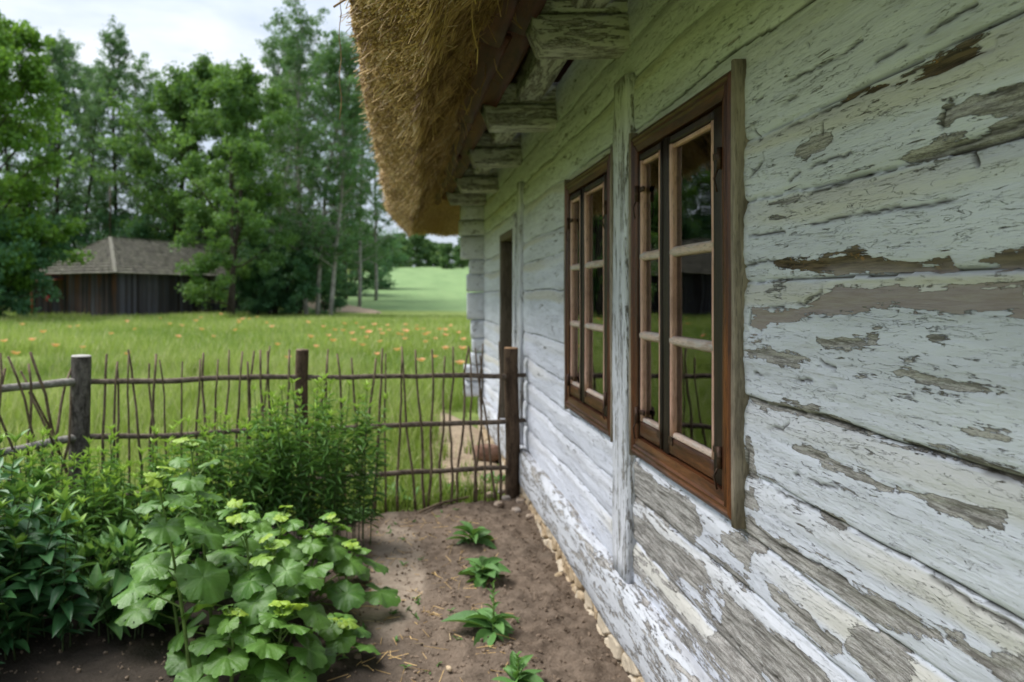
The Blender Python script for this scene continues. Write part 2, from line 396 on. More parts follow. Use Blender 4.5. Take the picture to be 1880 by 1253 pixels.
M['poppy'] = mk_leaf('poppy_petal', (.80, .24, .09), (.85, .40, .20), (.9, .58, .36), .4, .6, .2)
def mk_stone(name, c0, c1, c2, gap=None):
    n = N(name); co = n.obj(); t = n.attr('tint')
    a = n.noise(co, 26., 8, .75); b = n.noise(co, 6., 4, .6)
    col = n.mix(n.mr(a, .36, .64), c0, c1); col = n.mix(n.mr(n.noise(co, 70., 5, .7), .55, .68), col, [v * .45 for v in c0]); col = n.mix(n.mr(n.math('ADD', b, n.math('MULTIPLY', n.math('SUBTRACT', t, .5), .5)), .4, .7), col, c2)
    if gap: col = n.mix(n.mr(n.attr('gap'), .3, .9), col, gap)
    return n.out(n.bsdf(col, .9, n.bump(a, .7, .008), .15))
M['sandstone'] = mk_stone('yellow_sandstone', (.30, .215, .125), (.54, .42, .28), (.52, .44, .33), (.38, .29, .19))
M['mortar'] = mk_stone('lime_mortar', (.28, .23, .17), (.40, .34, .26), (.34, .29, .22))
M['pebble'] = mk_stone('pale_pebble', (.24, .18, .13), (.40, .32, .25), (.34, .3, .27))
M['redstone'] = mk_stone('brown_fieldstone', (.12, .062, .042), (.21, .12, .085), (.24, .16, .12))
M['path'] = mk_stone('sandy_path', (.17, .125, .085), (.44, .34, .24), (.30, .24, .165))
def mk_barn():
    n = N('tarred_barn_planks'); co = n.obj(); t = n.attr('tint')
    a = n.noise(n.map(co, (8, 8, .8)), 1., 6, .65)
    col = n.mix(t, (.016, .014, .014), (.085, .085, .10))
    col = n.mix(n.mr(a, .42, .7), col, n.mix(.5, col, (.055, .034, .02)))
    col = n.mix(n.math('MULTIPLY', n.attr('rust'), n.mr(a, .38, .6)), col, (.12, .052, .022))
    return n.out(n.bsdf(col, .85, n.bump(a, .5, .02), .2))
M['barn'] = mk_barn()
def mk_shingle():
    n = N('wood_shingles'); co = n.obj(); t = n.attr('tint')
    a = n.noise(co, 2.2, 6, .65)
    col = n.mix(t, (.075, .07, .058), (.19, .18, .145)); col = n.mix(n.mr(a, .42, .7), col, n.mix(.5, col, (.16, .165, .11)))
    return n.out(n.bsdf(col, .9, None, .15))
M['shingle'] = mk_shingle()
M['rust'] = mk_plain('rusted_sheet', (.26, .085, .05), .8, .2, 0, .3, 6.)
M['red'] = mk_plain('red_enamel', (.5, .03, .03), .5, .3, 0, .1, 6.)
# ------------------------------------------------------------------ the log cottage
house = thing('log_cottage', (XW, 3.0, 0), 'white limewashed log cottage with peeling paint, brown windows and a thatched roof', 'cottage')
SEAM = np.array([.33, .50, .665, .80, .95, 1.14, 1.432, 1.62, 1.775, 2.02, 2.19, 2.36, 2.62])
WINS = [(1.851, 2.666), (2.93, 3.745)]           # the two windows along the wall
WZ = (.833, 1.965)
DOOR = (5.62, 6.42, .34, 1.87)
YEND = 7.82

def wall_poly(pts, s=1., ox=0., oy=0.):
    p = np.array(pts, float) * s + (ox, oy)
    Y = XW * F / (p[:, 0] - VX)
    return np.stack([Y, H - (p[:, 1] - VY) / F * Y], 1)
c5 = dict(s=.4788, ox=1350., oy=0.); c6 = dict(s=.521, ox=1300., oy=600.); c4 = dict(s=.399, ox=1000., oy=560.)
PATCH = [  # (outline on the wall, kind): 0 grey wood, 1 dark wood, 2 pinkish wood
    (wall_poly([(1548, 186), (1590, 160), (1680, 140), (1700, 115), (1745, 100), (1770, 85), (1830, 72), (1832, 95), (1790, 110), (1740, 135), (1690, 150), (1640, 160), (1590, 174)]), 1),
    (wall_poly([(1735, 235), (1737, 195), (1800, 185), (1850, 170), (1890, 155), (1890, 205), (1835, 222), (1828, 200), (1800, 190), (1760, 205), (1745, 235)]), 0),
    (wall_poly([(1655, 310), (1660, 290), (1720, 262), (1785, 252), (1790, 258), (1880, 226), (1880, 236), (1790, 268), (1720, 290), (1680, 301)]), 0),
    (wall_poly([(250, 580), (365, 540), (350, 580), (270, 612)], **c5), 0),
    (wall_poly([(120, 775), (190, 780), (240, 758), (244, 764), (190, 795), (130, 790)], **c5), 0),
    (wall_poly([(150, 1002), (330, 1000), (480, 968), (540, 985), (700, 1000), (830, 972), (842, 1012), (890, 1026), (938, 1012), (945, 985), (1125, 968), (1125, 1050), (850, 1062), (375, 1067), (345, 1040), (280, 1025), (190, 1031)], **c5), 1),
    (wall_poly([(1525, 512), (1890, 508), (1890, 576), (1750, 570), (1640, 566), (1550, 574), (1480, 582), (1400, 606), (1372, 618), (1385, 572), (1440, 570), (1500, 550)]), 2),
    (wall_poly([(1505, 620), (1617, 616), (1612, 630), (1560, 642), (1508, 645)]), 0),
    (wall_poly([(1370, 641), (1470, 655), (1490, 663), (1440, 666), (1375, 650)]), 0),
    (wall_poly([(680, 168), (860, 188), (1100, 225), (1100, 246), (1000, 252), (850, 222), (760, 200)], **c6), 0),
    (wall_poly([(1376, 734), (1460, 745), (1530, 768), (1600, 798), (1655, 816), (1660, 804), (1750, 830), (1885, 876), (1885, 886), (1740, 846), (1650, 824), (1590, 808), (1500, 768), (1400, 748)]), 0),
    (wall_poly([(305, 436), (370, 432), (480, 490), (560, 510), (600, 545), (680, 560), (740, 578), (800, 602), (1055, 662), (1045, 702), (900, 660), (830, 656), (760, 612), (640, 582), (580, 548), (500, 512), (400, 474), (330, 452)], **c6), 0),
    (wall_poly([(388, 648), (480, 688), (472, 712), (430, 692)], **c6), 0),
    (wall_poly([(125, 580), (165, 590), (180, 628), (130, 610)], **c6), 0),
    (wall_poly([(130, 480), (150, 410), (165, 440), (160, 520), (140, 520)], **c6), 0),
    (wall_poly([(130, 0), (225, 0), (200, 25), (175, 50), (140, 40)], **c6), 0),
    (wall_poly([(790, 40), (850, 55), (845, 68), (795, 60)], **c6), 0),
    (wall_poly([(910, 345), (1000, 350), (1060, 380), (1000, 372), (915, 362)], **c6), 0),
    (wall_poly([(410, 745), (490, 790), (530, 850), (620, 880), (690, 940), (720, 1020), (680, 1060), (640, 1020), (560, 960), (480, 910), (415, 880)], **c4), 0),
    (wall_poly([(410, 1000), (470, 1010), (540, 1080), (640, 1150), (740, 1230), (700, 1250), (600, 1190), (500, 1110), (415, 1050)], **c4), 0),
    (wall_poly([(830, 1060), (900, 1080), (950, 1140), (940, 1160), (880, 1110)], **c4), 0),
    (wall_poly([(940, 1050), (1000, 1090), (1020, 1140), (960, 1120)], **c4), 0),
    (wall_poly([(150, 690), (240, 765), (300, 785), (380, 835), (480, 885), (560, 945), (640, 985), (700, 1012), (800, 1062), (900, 1112), (1000, 1172), (1120, 1190), (1120, 1250), (1040, 1230), (960, 1168), (860, 1112), (760, 1090), (660, 1050), (560, 1010), (470, 960), (420, 900), (330, 850), (250, 800), (190, 760)], **c6), 0),
    (wall_poly([(505, 1065), (560, 1080), (640, 1110), (700, 1180), (740, 1253), (640, 1253), (560, 1190), (510, 1130)], **c6), 0),
    (wall_poly([(80, 1015), (200, 1070), (330, 1150), (430, 1253), (260, 1253), (160, 1140), (70, 1060)], **c6), 0),
    (wall_poly([(230, 925), (300, 970), (400, 1060), (470, 1120), (440, 1140), (340, 1050), (250, 960)], **c6), 0),
    (wall_poly([(20, 1110), (100, 1130), (180, 1220), (190, 1270), (120, 1240), (60, 1160)], **c6), 0),
]
CRACKS = [wall_poly(p, **c5) for p in ([(75, 500), (90, 540), (200, 490), (320, 435), (420, 385), (520, 320)], [(115, 590), (120, 615), (65, 680), (70, 790)], [(335, 1060), (335, 1120), (270, 1165), (150, 1180), (70, 1185), (60, 1245)], [(35, 1025), (100, 1005), (160, 1000), (190, 1030)], [(345, 470), (345, 510)], [(905, 585), (945, 635)], [(800, 490), (805, 420), (850, 395), (940, 375), (1080, 335)], [(210, 690), (320, 630), (450, 590)], [(280, 745), (500, 670), (640, 640), (900, 535), (1107, 470)], [(290, 120), (270, 150), (290, 175)], [(80, 390), (180, 325), (400, 220), (495, 155)], [(180, 410), (270, 350)], [(540, 235), (700, 150), (930, 15)], [(300, 860), (470, 825), (630, 800), (870, 770)], [(60, 905), (200, 890)])]
CRACKS += [wall_poly(p, **c6) for p in ([(130, 245), (240, 280), (420, 320), (560, 385), (700, 420), (860, 470), (1000, 520), (1113, 545)], [(135, 520), (250, 585), (380, 650), (480, 712)], [(215, 355), (270, 360), (285, 340)], [(310, 520), (400, 555), (465, 572)], [(170, 165), (300, 185), (400, 190), (460, 218)], [(150, 690), (240, 765), (420, 850), (560, 940)], [(780, 880), (950, 990), (1113, 1075)], [(0, 1000), (100, 1110), (250, 1245)], [(400, 120), (455, 145)], [(130, 410), (145, 440), (130, 520)])]
def sdf(poly, y, z):
    n = len(poly); inside = np.zeros(y.shape, bool); d2 = np.full(y.shape, 1e9)
    for i in range(n):
        (ay, az), (by, bz) = poly[i], poly[(i + 1) % n]
        c = (az > z) != (bz > z)
        with np.errstate(divide='ignore', invalid='ignore'): inside ^= c & (y < (by - ay) * (z - az) / (bz - az) + ay)
        ey, ez = by - ay, bz - az
        t = np.clip(((y - ay) * ey + (z - az) * ez) / (ey * ey + ez * ez + 1e-12), 0, 1)
        d2 = np.minimum(d2, (y - ay - t * ey) ** 2 + (z - az - t * ez) ** 2)
    d = np.sqrt(d2); return np.where(inside, d, -d)

def wall_surface(y, z):
    """outward offset of the log wall and its paint attributes at points (y, z)"""
    out = np.zeros_like(y); s = []
    for i, sz in enumerate(SEAM):
        s.append(sz + .030 * (vnoise(y * .75 + i * 9.3, 0 * y + i, 3) - .5) + .016 * (vnoise(y * 3.1 + i * 4.1, 0 * y + i, 4) - .5) + .006 * (vnoise(y * 13, 0 * y + i, 5) - .5))
    lo = np.full_like(y, .2); hi = np.full_like(y, 9.); li = np.zeros(y.shape, int)
    for i in range(len(s) - 1):
        m = (z >= s[i]) & (z < s[i + 1]); lo = np.where(m, s[i], lo); hi = np.where(m, s[i + 1], hi); li = np.where(m, i + 1, li)
    d = hi - z; e = z - lo; hgt = np.clip(hi - lo, .05, .4); u = np.clip(e / hgt, 0, 1)
    yr = y * .9 + li * 5.7
    prom = .003 + .005 * vnoise(yr, li * 3.3, 8)
    out += prom * np.sin(PI * np.clip(u * 1.08, 0, 1)) + .008 * (fbm(y * 1.7 + li * 3, z * 5, 9, 4) - .5)
    fw = .035 + .05 * vnoise(y * 1.3 + li * 7.7, li * 1.1, 10)                 # width of the daubed joint below each seam
    fil = sstep(0, .012, d) * (1 - sstep(fw * .75, fw * 1.15, d))
    out += .009 * np.sin(PI * np.clip(d / (fw * 1.1), 0, 1)) * (d < fw * 1.1) - .006 * fil
    out -= .015 * np.exp(-e / .0045) + .007 * np.exp(-d / .004)                     # the open seam
    out += .006 * (fbm(y * 4, z * 42, 12, 5) - .5) + .0024 * (fbm(y * 55, z * 70, 13, 3) - .5)
    crack = np.zeros_like(y)
    for pl in CRACKS:
        lo2, hi2 = pl.min(0) - .03, pl.max(0) + .03; m = (y > lo2[0]) & (y < hi2[0]) & (z > lo2[1]) & (z < hi2[1])
        if not m.any(): continue
        ym, zm = y[m], z[m] + .006 * (vnoise(y[m] * 60, z[m] * 60, 33) - .5); d2 = np.full(ym.shape, 9.)
        for (ay, az), (by, bz) in zip(pl[:-1], pl[1:]):
            ey, ez = by - ay, bz - az; t = np.clip(((ym - ay) * ey + (zm - az) * ez) / (ey * ey + ez * ez + 1e-9), 0, 1); d2 = np.minimum(d2, (ym - ay - t * ey) ** 2 + (zm - az - t * ez) ** 2)
        crack[m] = np.maximum(crack[m], np.exp(-(np.sqrt(d2) / .0032) ** 2) * sstep(.15, .5, vnoise(y[m] * 18, z[m] * 18, 34)))
    out -= .006 * crack
    bare = np.full_like(y, -1.); dark = np.zeros_like(y); pink = np.zeros_like(y)
    for poly, k in PATCH:
        lo2, hi2 = poly.min(0) - .05, poly.max(0) + .05
        m = (y > lo2[0]) & (y < hi2[0]) & (z > lo2[1]) & (z < hi2[1])
        if not m.any(): continue
        sd = sdf(poly, y[m], z[m]) / .032
        bare[m] = np.maximum(bare[m], np.clip(sd, -1, 1))
        if k == 1: dark[m] = np.maximum(dark[m], sstep(-1.5, .2, sd))
        if k == 2: pink[m] = np.maximum(pink[m], sstep(-1.5, .2, sd))
    out -= .004 * sstep(-.1, .4, bare) + .006 * sstep(-.1, .5, bare) * dark
    wear = .06 + .24 * (1 - sstep(.55, .98, z)) * (y < 2.75) + .20 * (1 - sstep(.9, 1.2, z)) * (y < 2.75) * (y > 1.78) + .15 * (1 - sstep(.6, 1.3, z)) * (y > 2.75)
    wear += .16 * sstep(2.75, 3.0, y) * sstep(1.6, 2.0, z) + .06 * sstep(1.85, 2.1, z)
    wear -= .10 * fil
    seamwear = .16 * np.exp(-((d - fw * 1.05) / .018) ** 2) * vnoise(y * 1.6 + li, li * 2.7, 15)
    bare2 = np.where(bare > -1, bare * .52, -.52) + wear + seamwear
    bare2 = np.where(pink > .5, bare2 - .27 * sstep(1.33, 1.30, z) - .12, bare2)
    dirt = sstep(.0085, .002, e) * sstep(.35, .6, vnoise(y * 2.3 + li * 3, li * 1.7, 16)) + .5 * sstep(.004, .001, e)
    dirt = np.maximum(dirt, crack)
    fa = fil * (.18 + .75 * sstep(.35, .75, vnoise(y * 1.1 + li * 2.2, li * .7, 17)))
    alg_bounce = sstep(1.25, 2.1, z) * (.45 + .4 * fbm(y * 2, z * 6, 18, 3)) * .3  # upper wall greener: algae plus bounce light from the grass, put into the colour
    return out, dict(bare=bare2, fillet=np.clip(fa, 0, 1), dirt=np.clip(dirt, 0, 1), algae_bounce=alg_bounce, darkwood=dark, pink=pink)

ys = np.concatenate([np.arange(-1.5, .8, .04), np.arange(.8, 2.0, .0033), np.arange(2.0, 3.0, .0045), np.arange(3.0, YEND + .001, .013)])
for w in WINS + [(DOOR[0], DOOR[1])]:
    for v in w: ys[np.argmin(abs(ys - v))] = v
zs = np.arange(.31, 2.56, .0040)
for v in (WZ[0] + .02, WZ[1] - .02, DOOR[3]): zs[np.argmin(abs(zs - v))] = v
Yg, Zg = np.meshgrid(ys, zs, indexing='ij')
off, att = wall_surface(Yg, Zg)
ny, nz = Yg.shape
idx = np.arange(ny * nz).reshape(ny, nz)
q = np.stack([idx[:-1, :-1], idx[:-1, 1:], idx[1:, 1:], idx[1:, :-1]], -1)
yc = (Yg[:-1, :-1] + Yg[1:, 1:]) / 2; zc = (Zg[:-1, :-1] + Zg[1:, 1:]) / 2
hole = np.zeros(yc.shape, bool)
for w in WINS: hole |= (yc > w[0] + .02) & (yc < w[1] - .02) & (zc > WZ[0] + .018) & (zc < WZ[1] - .018)
hole |= (yc > DOOR[0]) & (yc < DOOR[1]) & (zc < DOOR[3])
mb = MB(); mb.add(np.stack([XW - off, Yg, Zg], -1).reshape(-1, 3), q[~hole], **{k: v.ravel() for k, v in att.items()})
mb.build('log_wall', M['wall'], house)
# rest of the shell: end wall, far walls, dark room
mb = MB()
for i in range(len(SEAM) - 1):
    v, f = beam((XW + .1, YEND - .02, (SEAM[i] + SEAM[i + 1]) / 2), (6.3, YEND - .02, (SEAM[i] + SEAM[i + 1]) / 2), .16, SEAM[i + 1] - SEAM[i] - .008, seg=20, jit=.006, seed=i); mb.add(v, f)
mb.build('end_wall', M['paint_log'], house)
mb = MB()
for lo, hi in (((1.32, -1.5, .2), (1.36, YEND - .1, 2.6)), ((XW + .05, -1.5, .16), (1.4, YEND - .1, .2)), ((XW + .05, -1.5, 2.56), (6.3, YEND - .1, 2.6)), ((6.25, -1.5, 0), (6.35, YEND, 2.6)), ((XW + .03, -1.56, 0), (6.35, -1.5, 2.6)), ((XW + .09, YEND - .12, .16), (6.3, YEND - .1, 2.6))):
    v, f = box(lo, hi); mb.add(v, f)
mb.build('inner_room', M['room'], house, smooth=False)
# sill beam and stone footing
v, f = beam((.842, -1.4, .222), (.842, YEND - .02, .222), .10, .235, seg=90, jit=.007, ch=.22, seed=4)
mb = MB(); mb.add(v, f); mb.build('sill_beam', M['paint_y'], house)

def stone_shape(rg, sub=2):
    bm = bmesh.new(); bmesh.ops.create_icosphere(bm, subdivisions=sub, radius=1)
    V = np.array([v.co[:] for v in bm.verts]); Fc = np.array([[v.index for v in f.verts] for f in bm.faces]); bm.free()
    return V, Fc
ICO2 = stone_shape(None, 2); ICO3 = stone_shape(None, 3); ICO1 = stone_shape(None, 1)
def rock(c, r, seed, blocky=.55, ico=ICO3, ang=0.):
    V = ICO3[0].copy() if ico is ICO3 else ico[0].copy()
    V = np.sign(V) * np.abs(V) ** blocky * 1.0
    nn = fbm(V[:, 0] * 1.6 + seed * 3.7, V[:, 1] * 1.6 + V[:, 2] * 2.1 + seed, seed, 4) - .5
    V = V * (1 + .55 * nn[:, None]); V = V * np.asarray(r) * .8
    c_, s_ = math.cos(ang), math.sin(ang)
    V = np.stack([V[:, 0] * c_ - V[:, 1] * s_, V[:, 0] * s_ + V[:, 1] * c_, V[:, 2]], 1)
    return V + c, ico[1]
ys_ = np.arange(.6, YEND, .0045); zs_ = np.arange(-.10, .122, .0045); A, B = np.meshgrid(ys_, zs_, indexing='ij')
rg = np.random.default_rng(12); cy, cz, k = [], [], 0
for row, zr in enumerate((-.06, .015, .075, .14)):
    y = .4 + row * .05
    while y < YEND + .3: cy.append(y); cz.append(zr + rg.uniform(-.02, .02)); y += rg.uniform(.06, .16)
cy, cz = np.array(cy), np.array(cz)
wy = A + .03 * (fbm(A * 14, B * 14, 81, 3) - .5); wz = B + .03 * (fbm(A * 14 + 9, B * 14, 82, 3) - .5)
d1 = np.full(A.shape, 9.); d2 = np.full(A.shape, 9.); id1 = np.zeros(A.shape, int)
for i in range(len(cy)):
    lo, hi = np.searchsorted(ys_, cy[i] - .3), np.searchsorted(ys_, cy[i] + .3)
    d = np.hypot((wy[lo:hi] - cy[i]) * .75, (wz[lo:hi] - cz[i]) * 1.25)
    n1 = d < d1[lo:hi]; d2[lo:hi] = np.where(n1, d1[lo:hi], np.minimum(d2[lo:hi], d)); id1[lo:hi] = np.where(n1, i, id1[lo:hi]); d1[lo:hi] = np.where(n1, d, d1[lo:hi])
st = sstep(.001, .016, d2 - d1); pr = rg.random(len(cy))
o_ = .006 + st * (.014 + .014 * pr[id1]) + .010 * (fbm(A * 30, B * 30, 83, 4) - .5) + .035 * (fbm(A * 4, B * 2, 84, 3) - .5) + .012 * sstep(.06, -.02, B)
i = np.arange(A.size).reshape(A.shape)
mb = MB(); mb.add(np.stack([.832 - o_, A, B], -1).reshape(-1, 3), np.stack([i[:-1, :-1], i[:-1, 1:], i[1:, 1:], i[1:, :-1]], -1).reshape(-1, 4), tint=pr[(id1 * 7 + 3) % len(cy)].ravel(), gap=(1 - st).ravel())
mb.build('stone_footing', M['sandstone'], house)
# upright boards on the wall
for (y0, y1, x0, zt, zb, sd) in ((2.716, 2.886, .818, 2.215, .335, 1), (5.20, 5.34, .818, 2.20, .335, 2), (5.46, 5.60, .83, 2.0, .335, 4)):
    v, f = beam(((x0 + .862) / 2, (y0 + y1) / 2, zb), ((x0 + .862) / 2, (y0 + y1) / 2, zt), y1 - y0, .862 - x0, up=(-1, 0, 0), seg=26, jit=.004, ch=.16, seed=sd)
    mb = MB(); mb.add(v, f); mb.build('wall_post', M['paint_z'], house)
# ceiling-beam ends under the eaves, with the short tie on top of each
TAILS = [(1.50, .0), (2.845, .0), (4.16, .02), (5.36, -.01), (6.66, .0), (7.62, .02)]
for k, (ty, dz) in enumerate(TAILS):
    xl = .485 + .02 * math.sin(k * 2.2)
    v, f = beam((xl + .0, ty, 2.395), (1.2, ty, 2.395), .158, .128, seg=14, jit=.005, ch=.10, seed=20 + k, cut0=-.42)
    mb = MB(); mb.add(v, f); mb.build('ceiling_beam', M['paint_x'], house)
    v, f = beam((xl - .03, ty + .01, 2.522), (1.2, ty + .01, 2.522), .15, .112, seg=14, jit=.005, ch=.10, seed=40 + k, cut0=-.5)
    mb = MB(); mb.add(v, f); mb.build('rafter_foot', M['paint_x'], house)
# wall plate lying on the beam ends, close to the wall
v, f = beam((.70, -1.4, 2.56), (.70, YEND + .2, 2.56), .14, .17, seg=60, jit=.006, seed=61); mb = MB(); mb.add(v, f); mb.build('wall_plate', M['paint_yp'], house)
mb = MB(); v, f = box((.42, -1.4, 2.655), (.92, YEND + .1, 2.675)); mb.add(v, f); mb.build('soffit_board', M['eave_y'], house, smooth=False)
# brown lapped eave boards between thatch and beam ends
edges = [-1.4] + [t[0] + .08 for t in TAILS] + [8.1]
for k in range(len(edges) - 1):
    a, b = edges[k], edges[k + 1]
    for r in range(2):
        xa = .47 - r * .115 - .01 * (k % 2); zz = 2.478 - r * .045
        v, f = beam((xa + .006, a, zz + .008), (xa - .022, b + .03, zz - .012), .135, .026, up=(.35, 0, 1), seg=8, jit=.003, seed=70 + k * 2 + r)
        mb = MB(); mb.add(v, f); mb.build('eave_board', M['eave_y'], house)
# crossed log ends at the far corner
for i in range(len(SEAM) - 2):
    zc_ = (SEAM[i] + SEAM[i + 1]) / 2; hh = SEAM[i + 1] - SEAM[i]
    xl = .70 + random.uniform(-.025, .035) - (.07 if i in (0, 1) else 0) - (.05 if i == 5 else 0) - (.12 if i >= len(SEAM) - 5 else 0)
    v, f = beam((xl, YEND + .0, zc_), (XW + .12, YEND + .0, zc_), .17, hh - .008, seg=6, jit=.006, ch=.12, seed=90 + i)
    mb = MB(); mb.add(v, f); mb.build('log_end', M['paint_log'], house)
# door in its recess
y0, y1, z0, z1 = DOOR
door = MB(); v, f = box((.985, y0 - .03, z0), (1.03, y1 + .03, z1 + .03)); door.add(v, f)
for k in range(5):
    a = y0 + (y1 - y0) * k / 5; v, f = beam((.98, a + .08, z0), (.98, a + .08, z1), .15, .03, up=(-1, 0, 0), seg=8, jit=.002, seed=k); door.add(v, f)
door = door.build('door', M['door_z'], house)
for (a, b) in ((y0 - .005, y0 + .055), (y1 - .055, y1 + .005)):
    v, f = beam((.918, (a + b) / 2, z0), (.918, (a + b) / 2, z1), b - a, .16, up=(-1, 0, 0), seg=12, jit=.003, seed=int(a * 10)); mb = MB(); mb.add(v, f); mb.build('door_frame', M['jamb_z'], door)
v, f = beam((.918, y0, z1 + .02), (.918, y1, z1 + .02), .16, .06, seg=8, jit=.003, seed=8); mb = MB(); mb.add(v, f); mb.build('door_lintel', M['jamb_z'], door)

# ---- windows
def board(name, mat, par, p0, p1, w, h, up, seed, jit=.0012, ch=.12, seg=12):
    v, f = beam(p0, p1, w, h, up=up, seg=seg, jit=jit, ch=ch, seed=seed); mb = MB(); mb.add(v, f); return mb.build(name, mat, par)
def mitred_frame(par, y0, y1, z0, z1, w, prof, mats, seed):
    """four mitred casing boards; prof = [(distance in from the outer edge, x of the face)]"""
    objs = []
    cor_o = [(y0, z0), (y1, z0), (y1, z1), (y0, z1)]
    sg = [(1, 1), (-1, 1), (-1, -1), (1, -1)]
    for side in range(4):
        a, b = side, (side + 1) % 4
        ns = 14; t = np.linspace(0, 1, ns); V = []
        pr = prof + [(w, .872), (0., .872)]
        for tt in t:
            for (din, x) in pr:
                pa = np.array((cor_o[a][0] + sg[a][0] * din, cor_o[a][1] + sg[a][1] * din)); pb = np.array((cor_o[b][0] + sg[b][0] * din, cor_o[b][1] + sg[b][1] * din))
                p = pa + (pb - pa) * (.0008 + .9984 * tt); V.append((x + .0008 * math.sin(tt * 9 + seed + side), p[0], p[1]))
        n = len(pr); i = np.arange(ns - 1)[:, None] * n; j = np.arange(n)[None]; j2 = (j + 1) % n
        qf = np.stack([i + j, i + j2, i + n + j2, i + n + j], -1).reshape(-1, 4)
        mb = MB(); mb.add(V, [qf, np.arange(n)[None], (np.arange(n)[::-1] + (ns - 1) * n)[None]])
        objs.append(mb.build('casing_board' if side else 'window_sill', mats[side], par, smooth=False))
    return objs
PROF = [(0., .842), (.0, .824), (.012, .818), (.018, .822), (.026, .822), (.030, .817), (.036, .823), (.062, .826)]
for wi, (y0, y1) in enumerate(WINS):
    z0, z1 = WZ
    mb = MB(); v, f = box((.874, y0 + .015, z0 + .01), (.886, y1 - .015, z0 + .05)); mb.add(v, f); v, f = box((.874, y0 + .015, z1 - .05), (.886, y1 - .015, z1 - .01)); mb.add(v, f)
    v, f = box((.874, y0 + .015, z0 + .05), (.886, y0 + .05, z1 - .05)); mb.add(v, f); v, f = box((.874, y1 - .05, z0 + .05), (.886, y1 - .015, z1 - .05)); mb.add(v, f)
    win = mb.build('window', M['dark_z'], house, smooth=False)
    mitred_frame(win, y0, y1, z0, z1, .064, PROF, [M['brown_y'], M['brown_z'], M['brown_y'], M['brown_z']], wi)
    # weathered outer strip on the edge of the casing
    for ye in (y0 - .011, y1 + .011): board('edge_strip', M['grey_z'], win, (.843, ye, z0 - .012), (.843, ye, z1 + .02), .020, .046, (-1, 0, 0), 5 + wi)
    yi0, yi1, zi0, zi1 = y0 + .064, y1 - .064, z0 + .070, z1 - .070
    mid = y0 + .498
    for si, (a, b, hinge) in enumerate(((yi0, mid - .026, 0), (mid + .026, yi1, 1))):
        st0, st1 = (.062, .016) if si == 0 else (.014, .009)
        sash = board('sash', M['dark_z'], win, (.848, a + st0 / 2 + .002, zi0), (.848, a + st0 / 2 + .002, zi1), st0, .036, (-1, 0, 0), 30 + si)
        board('stile', M['dark_z'], sash, (.848, b - st1 / 2 - .001, zi0), (.848, b - st1 / 2 - .001, zi1), st1, .036, (-1, 0, 0), 32 + si)
        ga, gb = a + st0, b - st1
        board('bottom_rail', M['brown_y'], sash, (.848, ga, zi0 + .028), (.848, gb, zi0 + .028), .034, .052, (0, 0, 1), 34 + si)
        board('top_rail', M['dark_z'], sash, (.848, ga, zi1 - .012), (.848, gb, zi1 - .012), .034, .024, (0, 0, 1), 36 + si)
        pz = [zi0 + .056, 1.258, 1.534, zi1 - .026]
        # pink putty frame round the panes
        for (pa, pb) in ((ga, ga + .018), (gb - .018, gb)): board('putty_strip', M['putty_z'], sash, (.845, (pa + pb) / 2, pz[0]), (.845, (pa + pb) / 2, pz[3]), pb - pa, .030, (-1, 0, 0), 40 + si, ch=.25)
        for zz, hh in ((pz[0] + .006, .018), (pz[3] - .006, .014)): board('putty_strip', M['putty_y' if hh > .015 else 'putty_z'], sash, (.850, ga + .013, zz), (.850, gb - .013, zz), .029, hh, (0, 0, 1), 44 + si, ch=.25)
        for zz in pz[1:3]: board('glazing_bar', M['putty_y'], sash, (.846, ga + .004, zz), (.846, gb - .004, zz), .034, .030, (0, 0, 1), 50 + si + int(zz * 10), jit=.0022, ch=.28)
        edges_ = [pz[0] + .012, pz[1], pz[2], pz[3] - .010]
        for k in range(3):
            v, f = box((.848, ga + .010, edges_[k] + .004), (.851, gb - .010, edges_[k + 1] - .004)); mb = MB(); mb.add(v, f); mb.build('glass_pane', M['glass'], sash, smooth=False)
        for hz in (zi0 + .075, zi1 - .14):
            hy = a + .004 if si == 0 else b - .004
            mb = MB(); v, f = tube([(.822, hy, hz - .028), (.822, hy, hz + .028)], .0075, 10); mb.add(v, f)
            v, f = beam((.8305, hy, hz + .012), (.8305, hy + (.055 if si == 0 else -.05), hz + .012), .006, .016, seg=4, jit=.001); mb.add(v, f)
            v, f = tube([(.822, hy + .004, hz - .02), (.812, hy + .012, hz - .05), (.815, hy + .006, hz - .075), (.82, hy + .012, hz - .085)], .0025, 6); mb.add(v, f)
            mb.build('hinge', M['iron'], sash)
        mb = MB(); cy = gb - .012 if si == 0 else ga + .012
        for zz in (zi0 + .045,):
            v, f = box((.8275, cy - .022, zz - .012), (.8305, cy + .012, zz + .012)); mb.add(v, f)
        mb.build('corner_iron', M['iron'], sash, smooth=False)
    board('meeting_stile', M['dark_z'], win, (.843, mid, zi0 - .004), (.843, mid, zi1 + .004), .050, .018, (-1, 0, 0), 60 + wi, ch=.3)
# lace half curtains inside the near window
mb = MB(); yy = np.linspace(1.93, 2.60, 60); zz = np.linspace(1.535, 1.90, 24)
A, B = np.meshgrid(yy, zz, indexing='ij'); X = .896 + .006 * np.sin(A * 55)
i = np.arange(60 * 24).reshape(60, 24); mb.add(np.stack([X, A, B], -1), np.stack([i[:-1, :-1], i[:-1, 1:], i[1:, 1:], i[1:, :-1]], -1).reshape(-1, 4))
cur = mb.build('lace_curtain', M['curtain']); tag(cur, 'white lace curtain hanging behind the upper panes of the near window', 'curtain')

